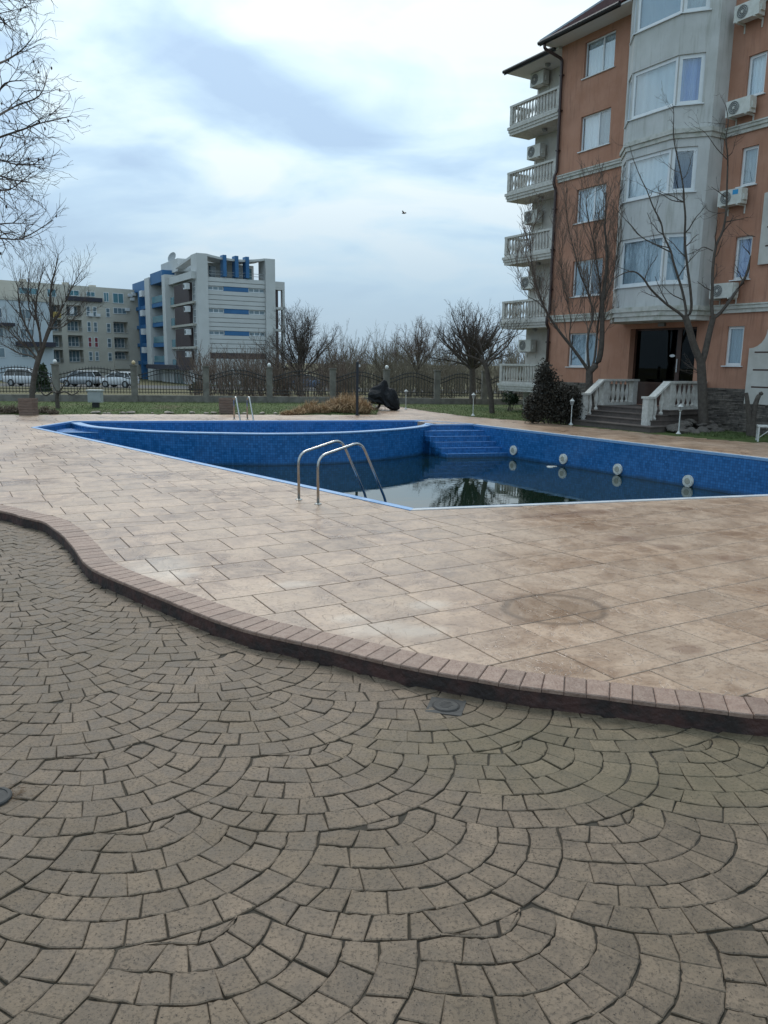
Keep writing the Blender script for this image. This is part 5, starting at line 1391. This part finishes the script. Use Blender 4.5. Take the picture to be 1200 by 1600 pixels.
# --- small pruned tree against the fence post
T = Tree(90); Y = 35.5
CF = [dict(n=1.2,L=.4,ang=.8,wander=.2,trop=.02,seg=4,r=.012,t0=.3), dict(n=2.5,L=.2,ang=.7,wander=.2,trop=.0,seg=3,r=.007)]
for i, (px, r0, r1) in enumerate((
    ([(91,646),(90,632),(89,618),(92,612)], .10, .09),
    ([(90,616),(82,612),(72,618),(64,612),(62,604)], .05, .02), ([(91,614),(98,604),(104,596),(108,586)], .04, .015),
    ([(93,614),(102,612),(112,617),(122,612),(128,600)], .045, .02), ([(89,612),(82,600),(80,588)], .03, .01))):
    pts_ = limb_pts(px, Y, .15 if i else .02, 130+i); rs_ = T.emit(pts_, r0, r1, True); T.twigs(pts_, rs_, 0, CF)
T.build('pruned_tree', 'small pruned tree with curled arms against the left fence post', G(91,646), None)
# --- tree standing outside the frame on the left whose twigs reach in
M_POD = mat('dry seed pod', (.030,.020,.016), .9)
T = Tree(91); tb = Vector((-8.2,10.8,ZL)); 
tr = [tb, tb+Vector((.1,0,1.6)), tb+Vector((.3,.05,3.2)), tb+Vector((.35,.1,4.8)), tb+Vector((.3,.1,6.4))]; rs_ = T.emit(tr, .17, .06, True)
CF = [dict(n=9.0,L=.55,ang=.6,wander=.12,trop=.02,seg=6,r=.007,t0=.2,rs=.7), dict(n=7.0,L=.28,ang=.55,wander=.14,trop=.0,seg=5,r=.0045,rs=.7), dict(n=6,L=.18,ang=.7,wander=.15,trop=.0,seg=3,r=.003,rs=.7)]
ends = []
for i, (h, px) in enumerate(((1.6,[(-60,420),(0,375),(47,373),(97,344)]),(1.8,[(-60,400),(0,354),(55,349)]),(2.2,[(-70,300),(0,252),(39,257),(79,257)]),(2.4,[(-80,260),(0,220),(50,202),(79,192),(127,181)]),
      (2.6,[(-60,230),(0,188),(40,165),(75,150),(88,118)]),(2.9,[(-70,190),(0,157),(22,130),(52,126)]),(3.2,[(-70,140),(0,105),(28,92),(50,76),(66,57)]),(3.6,[(-70,70),(0,22),(20,35),(39,50)]),(3.8,[(-70,30),(-20,0),(30,-12),(62,2)]),(2.0,[(-60,340),(0,300),(30,296),(66,268)]),(2.3,[(-60,300),(0,275),(30,280),(60,285)]))):
    R = random.Random(200+i); s0 = tb + Vector((.2,.05,h)); sp_ = [s0] + [D(p[0]-14, p[1], 9.8 + R.uniform(-.8,.8)) for p in px]
    sm = []
    for j in range(len(sp_)-1):
        p0,p1,p2,p3 = sp_[max(j-1,0)],sp_[j],sp_[j+1],sp_[min(j+2,len(sp_)-1)]
        for k in range(4): t = k/4; sm.append(0.5*((2*p1)+(p2-p0)*t+(2*p0-5*p1+4*p2-p3)*t*t+(3*p1-p0-3*p2+p3)*t**3))
    sm.append(sp_[-1]); rs_ = T.emit(sm, .022, .004); T.twigs(sm[len(sm)//3:], rs_[len(sm)//3:], 0, CF); ends.append(sm)
tre = T.build('overhanging_tree', 'thin dark twigs of a tree reaching in at the upper left edge', tb, None)
b = MB(); R = random.Random(5)
for _ in range(45):
    p = Vector(R.choice(T.v)) - tb; r = R.uniform(.006,.012)
    b.lathe([(.002,-.02),(r,-.008),(r,.008),(.002,.02)], p.x, p.y, p.z, 5)
tag(b.build('seed_pods', M_POD, tre), kind='stuff')
# --- thicket beyond the fence: one mass nobody could count
T = Tree(92); R = T.r
CFs = [dict(n=3.0,L=.75,ang=.5,wander=.15,trop=.10,seg=3,r=.012,t0=.25,rs=2.2), dict(n=2.6,L=.4,ang=.5,wander=.15,trop=.06,seg=2,r=.008,rs=2.2)]
def shrub(T, p, h, stems, cf):
    for _ in range(stems):
        a = T.r.uniform(0,2*PI); d = Vector((math.cos(a)*T.r.uniform(.1,.75), math.sin(a)*T.r.uniform(.1,.75), 1)); q = T.path(p + Vector((T.r.uniform(-.3,.3),T.r.uniform(-.3,.3),0)), d, h*T.r.uniform(.7,1.15), 4, .12, .06)
        T.twigs(q, T.emit(q, .022, .010), 0, cf)
for k in range(190):
    Y = R.uniform(50, 95); px = R.uniform(500, 900); hpx = R.uniform(26, 62) if k % 3 else R.uniform(45,78); p = D(px, 600, Y); p.z = gz(0,Y); shrub(T, p, hpx*Y/1220*1.05 + .6, 7, CFs)
T2_ = Tree(93)
for k in range(58):
    Y = R.uniform(50, 64); px = R.uniform(300, 560); p = D(px, 600, Y); p.z = gz(0,Y); shrub(T2_, p, R.uniform(1.8,3.6), 9, CFs)
for nm, t_, mt, lb in (('thicket', T, M_TWIGP, 'pale bare thicket along the skyline beyond the right half of the fence'), ('thicket', T2_, M_TWIGR, 'reddish brown bare thicket behind the fence below the pale block')):
    me = bpy.data.meshes.new(nm); me.from_pydata(t_.v + t_.tv, [], t_.q + [[i+len(t_.v) for i in q] for q in t_.tq]); me.materials.append(mt); tag(link(nm, me), lb, 'thicket', kind='stuff')


# ================================================================== shrubs, grasses
M_EVERG = mat('dark bronze evergreen leaf', (.018,.016,.011), .7, (.045,.035,.022), 9)
M_EVERG2 = mat('dark green leaf', (.016,.032,.014), .5, (.034,.055,.020), 6)
M_STRAW = mat('dry straw blade', (.27,.160,.078), .85, (.38,.255,.135), 3, lo=.3, hi=.7, tint=.45)
M_STRAWD = mat('grey brown dry stalk', (.115,.085,.058), .9, (.17,.13,.09), 3, tint=.4)
M_GRASS = mat('short grass blade', (.055,.090,.022), .8, (.10,.125,.04), 2)
def leafy(name, label, base, blobs, count, size, material, seed, stems=5, group=None):
    R = random.Random(seed); t = thing(name, label, 'shrub', base, group); b = MB()
    for _ in range(count):
        c, rad = R.choice(blobs); 
        while True:
            v = Vector((R.uniform(-1,1),R.uniform(-1,1),R.uniform(-1,1)))
            if .25 < v.length < 1: break
        v *= (.75+.35*R.random()); p = Vector(c) + Vector((v.x*rad[0], v.y*rad[1], v.z*rad[2]))
        if p.z < .02: continue
        a = Vector((R.gauss(0,1),R.gauss(0,1),R.gauss(.6,1))).normalized(); s_ = a.cross(Vector((R.gauss(0,1),R.gauss(0,1),R.gauss(0,1)))).normalized(); L = size*R.uniform(.7,1.5); w = L*.32
        b.add([tuple(p), tuple(p+a*L*.5+s_*w), tuple(p+a*L), tuple(p+a*L*.5-s_*w)], [(0,1,2,3)])
    b.build('foliage', material, t, fix=False)
    for k in range(stems):
        c, rad = blobs[k%len(blobs)]; MB().tube([(c[0]*.4+R.uniform(-.08,.08),c[1]*.4,-.05),(c[0]*.8+R.uniform(-.1,.1),c[1]*.8,c[2]*.6),(c[0]+R.uniform(-.15,.15),c[1],c[2]*1.1)],[.03,.022,.012],5).build('stem', M_BARK, t)
    return t
eb = G(868,662); 
leafy('evergreen_shrub', 'tall dark bronze evergreen shrub below the balconies', eb, [((-.55,0,.80),(.52,.45,.9)),((-.52,.1,1.60),(.38,.34,.80)),((-.25,0,1.15),(.52,.45,.85)),((-.85,.1,.5),(.46,.45,.6))], 11000, .07, M_EVERG, 31, group='dark evergreen shrubs by the steps')
leafy('evergreen_shrub', 'low broad dark evergreen shrub beside the lamp at the steps', eb+Vector((.15,.1,0)), [((.15,0,.6),(.6,.5,.65)),((.6,.1,.5),(.45,.4,.6)),((.35,0,1.0),(.5,.4,.5)),((-.1,-.1,.4),(.4,.4,.45))], 8500, .07, M_EVERG, 32, group='dark evergreen shrubs by the steps')
leafy('small_shrub', 'small dark green shrub on thin stems under the ground floor balcony', G(795,641), [((0,0,.62),(.42,.42,.38)),((.25,.1,.5),(.25,.25,.25))], 1500, .07, M_EVERG2, 33, 4)
leafy('small_shrub', 'dark green conifer behind the fence left of the silver car', D(66,600,60) + Vector((0,0,-1.9)), [((0,0,.9),(.8,.8,.9)),((0,0,1.9),(.5,.5,.9)),((.1,0,2.7),(.28,.28,.6))], 1800, .22, M_EVERG2, 34, 3)
leafy('small_shrub', 'dark green shrub in front of the white shopfront beyond the fence', D(306,600,70) + Vector((0,0,-2.2)), [((0,0,1.0),(.9,.8,1.0)),((.1,0,1.6),(.6,.6,.8))], 1500, .22, M_EVERG2, 35, 3)
def blades(name, label, centers, count, L, material, seed, spread=.35, kind=None, droop=1.0, cat='grass clump', group=None):
    R = random.Random(seed); b = MB(); base = Vector(centers[0][:3]); base.z = 0
    for _ in range(count):
        c = R.choice(centers); rad = c[3] if len(c) > 3 else spread
        a = R.uniform(0,2*PI); rr = rad*R.random()**.6; p = Vector((c[0]+rr*math.cos(a), c[1]+rr*math.sin(a), c[2])) - base
        th = a + R.gauss(0,.9); o = Vector((math.cos(th),math.sin(th),0)); l = L*(.35+.8*R.random()**1.4)*(c[4] if len(c) > 4 else 1)*(1.1-.5*rr/rad); k = R.uniform(.15,1.15)*droop*(.5+.7*rr/rad); w = .005 + .005*R.random()
        s_ = Vector((-o.y,o.x,0))*w; q1 = p + o*l*.22*k + Vector((R.gauss(0,.02),R.gauss(0,.02),l*.55)); q2 = p + o*l*.55*k + Vector((R.gauss(0,.04),R.gauss(0,.04),l*max(.3,.92-.35*k))); q3 = q2 + o*l*.25*k + Vector((0,0,l*(.12-.28*k)))
        b.tint = R.random()
        b.add([tuple(p-s_),tuple(p+s_),tuple(q1+s_),tuple(q1-s_),tuple(q2+s_*.8),tuple(q2-s_*.8),tuple(q3)], [(0,1,2,3),(3,2,4,5),(5,4,6)])
    o_ = b.build(name, material, None, fix=False, loc=base); return tag(o_, label, cat, group, kind)
gc = lambda px, py, r, k=1: (*G(px, py), r, k)
blades('dry_grass_clump', 'large straw coloured ornamental grass clump beside the black pole', [gc(545,644,.45,1.15),gc(560,645,.40,1.0),gc(530,643,.40,1.1),gc(570,646,.22,.9),gc(538,640,.4,1.2),gc(518,642,.35,.9),gc(552,642,.4,1.25)], 6500, .80, M_STRAW, 41, droop=1.15, group='dry ornamental grasses')
blades('dry_grass_clump', 'low straw coloured ornamental grass left of the large clump', [gc(482,645,.38,.85),gc(465,647,.30,.5),gc(505,645,.32,.7),gc(490,642,.3,.9),gc(450,648,.3,.35)], 2600, .75, M_STRAW, 42, droop=1.2, group='dry ornamental grasses')
blades('dry_stalk_bed', 'grey brown dry stalks along the deck edge at the far left', [gc(5,645,.6),gc(22,645,.4),gc(70,645,.25,.8),gc(84,647,.18,.6),gc(-25,645,.6)], 2300, .45, M_STRAWD, 43, droop=1.2)
# lawn blades: real tufts over the two lawn strips
R = random.Random(44); b = MB(); cnt = 0
while cnt < 26000:
    px = R.uniform(-20, 870); py = R.uniform(628, 664); p = G(px, py, -.03)
    if p.y > 44 or p.y < 27 or pip(V2(p), deck_outer): cnt += .2; continue
    l = R.uniform(.03,.075); a = R.uniform(0,2*PI); o = Vector((math.cos(a),math.sin(a),0)); s_ = Vector((-o.y,o.x,0))*.010; q = p + o*l*.5 + Vector((0,0,l))
    b.add([tuple(p-s_),tuple(p+s_),tuple(q)], [(0,1,2)]); cnt += 1
for _ in range(5000):
    u = R.uniform(3.9,6.6); n1_ = R.uniform(.3,2.6); w = HO + Vector(HF(u,n1_,-.03)); 
    if pip(V2(w), deck_outer): continue
    l = R.uniform(.04,.09); a = R.uniform(0,2*PI); o = Vector((math.cos(a),math.sin(a),0)); s_ = Vector((-o.y,o.x,0))*.010; q = w + o*l*.5 + Vector((0,0,l)); b.add([tuple(w-s_),tuple(w+s_),tuple(q)], [(0,1,2)])
tag(b.build('lawn_grass', M_GRASS, fix=False), 'short green grass growing on the lawn strips', 'grass', kind='stuff')
# ================================================================== garden lamps
M_LAMPW = mat('white enamel', (.54,.54,.52), .45, (.44,.44,.41), 10)
M_BLACK = mat('black painted steel', (.014,.015,.018), .45)
M_COVER = mat('black tarpaulin', (.007,.0075,.009), .75, (.013,.014,.016), 7, bump=.6, bscale=9, spec=.25)
M_WOODR = mat('weathered red brown plank', (.135,.085,.065), .85, (.19,.135,.105), 5, bump=.4, bscale=30, stretch=(1,1,6))
M_GREYBOX = mat('grey enclosure plastic', (.36,.38,.38), .5, (.31,.33,.33), 4)
M_ROCK = mat('grey brown rock', (.12,.10,.085), .9, (.075,.064,.055), 8, bump=.7, bscale=20)
M_METALG = mat('worn grey cast metal', (.055,.053,.050), .7, (.035,.034,.033), 25, spec=.3)
M_GLASSG = mat('dull lens', (.10,.11,.12), .3)
M_NEEDLE = mat('dry needle', (.10,.055,.025), .9)
def garden_lamp(label, base, h=.98):
    t = thing('garden_lamp', label, 'garden lamp', base, 'white garden lamps around the pool deck'); k = h/.98
    MB().lathe([(.085,0),(.085,.015),(.05,.05),(.022,.10),(.020,.12)], n=14).build('base', M_LAMPW, t, smooth=False)
    MB().lathe([(.020,.12*k),(.018,.66*k),(.030,.67*k),(.018,.69*k),(.018,.72*k),(.05,.735*k)], n=10).build('pole', M_LAMPW, t)
    hd = MB().lathe([(.050,.735*k),(.058,.745*k),(.062,.75*k)], n=6).build('lantern', M_LAMPW, t)
    MB().lathe([(.045,.751*k),(.072,.865*k)], n=6).build('glass', M_LAMP, hd)
    MB().lathe([(.098,.866*k),(.10,.872*k),(.055,.92*k),(.018,.945*k),(.020,.958*k),(.004,.98*k)], n=6).build('cap', M_LAMPW, hd)
    b = MB()
    for q in range(6): a = q*PI/3 + PI/6; b.tube([(.046*math.cos(a),.046*math.sin(a),.75*k),(.074*math.cos(a),.074*math.sin(a),.868*k)],.006,4)
    b.build('lantern_bars', M_LAMPW, hd)
    return t
garden_lamp('white garden lamp beside the covered motorcycle', G(634,639.5), .97)
garden_lamp('white garden lamp on the lawn edge in front of the leaning tree', G(739,649.5), 1.0)
garden_lamp('white garden lamp between the evergreen shrub and the steps', G(892,663.8), 1.0)
garden_lamp('white garden lamp in front of the rubble right of the steps', G(1060,678), 1.02)
# black pole with a small lamp
p = G(558,649); t = thing('black_pole', 'black square pole in front of the dry grass with a small lamp at its top', 'pole', p)
MB().box(-.055,.055,-.055,.055,0,2.22).build('shaft', M_BLACK, t); MB().box(-.10,.10,-.10,.10,0,.02).build('foot_plate', M_BLACK, t)
MB().box(.056,.12,-.05,.05,2.02,2.12).build('lamp', M_LAMPW, t); MB().box(.056,.09,-.03,.03,1.1,1.18).build('socket', M_BLACK, t)
# covered motorcycle
p = G(600,640.5); t = thing('covered_motorcycle', 'motorcycle under a black cover standing on the path by the fence', 'motorcycle', p, None, math.radians(-32))
st = [(-.80,.16,.42,.72),(-.74,.26,.34,.98),(-.58,.33,.30,1.10),(-.34,.36,.27,1.18),(-.14,.38,.25,1.32),(.0,.36,.24,1.42),(.08,.33,.22,1.38),(.17,.30,.18,1.08),(.28,.33,.12,1.02),(.42,.40,.06,1.05),(.54,.42,.04,.98),(.64,.34,.03,.82),(.72,.24,.03,.60),(.78,.14,.04,.40)]
R = random.Random(6); b = MB(); N_ = 28; vs = []
for j, (x,w,z0,z1) in enumerate(st):
    for k in range(N_):
        a = 2*PI*k/N_; c, s_ = math.cos(a), math.sin(a)
        yy = (abs(c)**.55)*(1 if c > 0 else -1); zz = (abs(s_)**.75)*(1 if s_ > 0 else -1)
        h = (zz+1)/2; taper = (1.0 - .62*max(0,h-.45)/.55) if h > .45 else 1.0
        fold = 1 + (.13 if h < .7 else .05)*math.sin(k*4.4 + j*.9) + R.uniform(-.05,.05)
        vs.append((x + R.uniform(-.025,.025), w*yy*taper*fold, z0 + (z1-z0)*h + R.uniform(-.02,.02)*(1 if h > .2 else 1.8)))
b.add(vs, [(i*N_+k,i*N_+(k+1)%N_,(i+1)*N_+(k+1)%N_,(i+1)*N_+k) for i in range(len(st)-1) for k in range(N_)] + [tuple(range(N_)), tuple(range((len(st)-1)*N_,len(st)*N_))])
b.build('cover', M_COVER, t, smooth=False)
for x in (-.52,.52):
    pts_ = [(x+.29*math.cos(a),0,.31+.29*math.sin(a)) for a in [2*PI*k/20 for k in range(21)]]; w = MB().tube(pts_,.055,8,False).build('wheel', M_TYRE, t, smooth=True)
    pts_ = [(x+.21*math.cos(a),0,.31+.21*math.sin(a)) for a in [2*PI*k/20 for k in range(21)]]; MB().tube(pts_,.015,6,False).build('rim', M_RIM, w)
    b = MB()
    for k in range(5): a = 2*PI*k/5; b.tube([(x,0,.31),(x+.21*math.cos(a),0,.31+.21*math.sin(a))],.012,5)
    b.build('spokes', M_RIM, w)
MB().tube([(0,.1,.2),(-.12,.28,0)],.012,6).build('kickstand', M_RIM, t)
# plank planters
def planter(label, base, w, d, h, seed):
    t = thing('plank_planter', label, 'planter', base, 'plank planters on the lawn edge'); R = random.Random(seed); n_ = 6; hh = h/n_
    for k in range(n_):
        e_ = R.uniform(-.012,.012)
        for (x0,x1,y0,y1) in ((-w/2,w/2,-d/2,-d/2+.03),(-w/2,w/2,d/2-.03,d/2),(-w/2+.002,-w/2+.03,-d/2+.031,d/2-.031),(w/2-.03,w/2-.002,-d/2+.031,d/2-.031)):
            MB().box(x0+e_,x1+e_,y0,y1,hh*k+.008,hh*(k+1)-.006).build('plank', M_WOODR, t)
    MB().box(-w/2+.03,w/2-.03,-d/2+.03,d/2-.03,0,h-.06).build('soil', M_ROCK, t)
    return t
planter('red brown plank planter on the lawn left of the small ladder', G(355,646), .58, .55, .66, 1)
planter('red brown plank planter at the foot of the far left tree', G(45,648.5), .56, .5, .66, 2)
# grey utility box
p = G(150,636); t = thing('utility_box', 'grey utility box with pale lid in front of the low fence wall', 'utility box', p)
MB().box(-.31,.31,-.15,.15,.22,.74).build('case', M_GREYBOX, t); MB().box(-.36,.36,-.20,.20,.741,.80).build('lid', M_LAMPW, t); MB().box(-.14,.14,-.10,.10,-.05,.219).build('stand', M_BLACK, t); MB().box(-.27,.27,-.158,-.151,.27,.69).build('door', M_GREYBOX, t)
# edging stones along the lawn
R = random.Random(8)
def rock_mesh(seed, sq=.6):
    R = random.Random(seed); bm = bmesh.new(); bmesh.ops.create_icosphere(bm, subdivisions=2, radius=1)
    for v in bm.verts: v.co = Vector((v.co.x*R.uniform(.8,1.15), v.co.y*R.uniform(.8,1.15), v.co.z*sq*R.uniform(.75,1.2)))
    me = bpy.data.meshes.new('rock'); bm.to_mesh(me); bm.free(); me.materials.append(M_ROCK); return me
RM = [rock_mesh(i) for i in range(5)]; M_ROCKP = mat('pale edging stone', (.33,.28,.23), .9, (.22,.185,.15), 6, bump=.5)
RMP = []
for m_ in RM:
    q = m_.copy(); q.materials.clear(); q.materials.append(M_ROCKP); RMP.append(q)
for k, px in enumerate((150,163,170,192,205,238,262,268,300,322,334,372,382,410,430)):
    c = G(px, 646.0+R.uniform(-.8,.4)); s_ = R.uniform(.06,.15)
    o_ = link('edging_stone', RMP[k%5], None, c + Vector((0,0,s_*.2)), R.uniform(0,6), (s_*1.5,s_,s_*.8)); tag(o_, 'pale rough stone in the row along the left lawn edge', 'stone', 'stones edging the left lawn')
# rubble right of the steps
t = thing('rubble_pile', 'heap of rough broken stones under the right balustrade', 'rubble', HO + Vector(HF(4.1,1.5,0)))
for k in range(26):
    u = R.uniform(3.85,4.9); n1_ = R.uniform(.5,2.6); s_ = R.uniform(.10,.24); z = max(.02, .42 - abs(u-4.2)*.35 - abs(n1_-1.2)*.16)*R.uniform(.3,1)
    o_ = link('rock', RM[k%5], t, Vector(HF(u-4.1,n1_-1.5,z)), None, (s_*1.25,s_,s_*.8)); o_.rotation_euler = (R.uniform(-.4,.4),R.uniform(-.4,.4),R.uniform(0,6))
# forked stump
T = Tree(95); Y = 25.8
for i, (px, r0, r1) in enumerate((([(1174,684),(1173,672),(1173,662)], .16, .14), ([(1173,668),(1170,650),(1168,630),(1166,614)], .10, .06), ([(1174,668),(1177,650),(1181,630),(1186,618),(1191,614)], .11, .06))):
    q = limb_pts(px, Y, .02, 300+i); T.emit(q, r0, r1, True)
T.build('tree_stump', 'dark forked stump sawn off against the slate plinth', G(1174,684), cat='stump')
# white garden bench, mostly outside the frame
p = G(1184,690); t = thing('garden_bench', 'white metal bench end at the right edge of the deck', 'bench', p, None, math.radians(-20))
for x in (0,1.5):
    for y in (0,.5): MB().box(x-.022,x+.022,y-.022,y+.022,0,.44).build('leg', M_LAMPW, t)
    MB().tube([(x,.02,.10),(x+(.34 if x < 1 else -.34),.02,.40)],.014,6).build('brace', M_LAMPW, t)
b = MB(); b.box(-.03,1.53,-.03,.02,.441,.485); b.box(-.03,1.53,.48,.53,.441,.485); b.box(-.03,.02,.021,.479,.441,.485); b.box(1.48,1.53,.021,.479,.441,.485); b.build('seat_frame', M_LAMPW, t)
for k in range(6): MB().box(.021,1.479,.035+.075*k,.09+.075*k,.455,.475).build('slat', M_LAMPW, t)
# floor drain and in-ground light
p = G(697,1104,ZL); t = thing('floor_drain', 'square metal floor drain with a round grate at the foot of the kerb', 'drain', p, None, math.radians(-14))
b = MB(); b.box(-.125,.125,-.125,.125,-.03,.004); b.build('frame', M_METALG, t)
M_DRAIND = mat('drain slot', (.008,.008,.008), .8)
b = MB(); b.lathe([(.098,.0045),(.098,.0065)], n=28); b.build('gap', M_DRAIND, t)
b = MB(); b.lathe([(.088,.002),(.088,.010),(.080,.013),(.0,.0135)], n=28); gr = b.build('grate', M_METALG, t)
for k in range(5): MB().box(-.05+.012*abs(k-2),.05-.012*abs(k-2),-.046+.022*k,-.040+.022*k,.0136,.0145).build('slot', M_DRAIND, gr)
p = G(-14,1249,ZL); t = thing('ground_light', 'round grey in-ground light cut by the left edge of the picture', 'light', p)
MB().lathe([(.105,0),(.105,.012),(.098,.018),(.082,.019),(.080,.014)], n=32).build('rim', M_METALG, t); MB().lathe([(.0801,.008),(.0801,.013),(.0,.0135)], n=28).build('glass', M_GLASSG, t)
b = MB(); R = random.Random(12); c = G(18,1242,ZL)
for _ in range(42):
    a = R.uniform(0,PI); o = Vector((math.cos(a),math.sin(a),0))*R.uniform(.015,.04); q = Vector((c.x+R.gauss(0,.05), c.y+R.gauss(0,.04), ZL+.005+R.uniform(0,.006))); b.tube([q-o,q+o],.0012,3)
tag(b.build('fallen_needles', M_NEEDLE), 'scatter of dry needles beside the in-ground light', 'litter', kind='stuff')
# bird
c = D(631,333,55); b = MB()
b.lathe([(.005,-.16),(.045,-.05),(.05,.05),(.03,.13),(.006,.18)], n=8); bd = bpy.data.objects.new('bird', None)
t = thing('bird', 'small dark bird flying in the open sky', 'bird', c, None, math.radians(70)); 
me = b.mesh('body', M_BLACK); o_ = link('body', me, t); o_.rotation_euler = (math.radians(90),0,0)
for s_ in (-1,1): MB().add([(s_*.03,-.05,.02),(s_*.03,.07,.02),(s_*.26,.05,.12),(s_*.26,-.02,.12),(s_*.46,-.06,.07)],[(0,1,2,3),(3,2,4)]).build('wing', M_BLACK, t, fix=False)
bpy.data.objects.remove(bd)
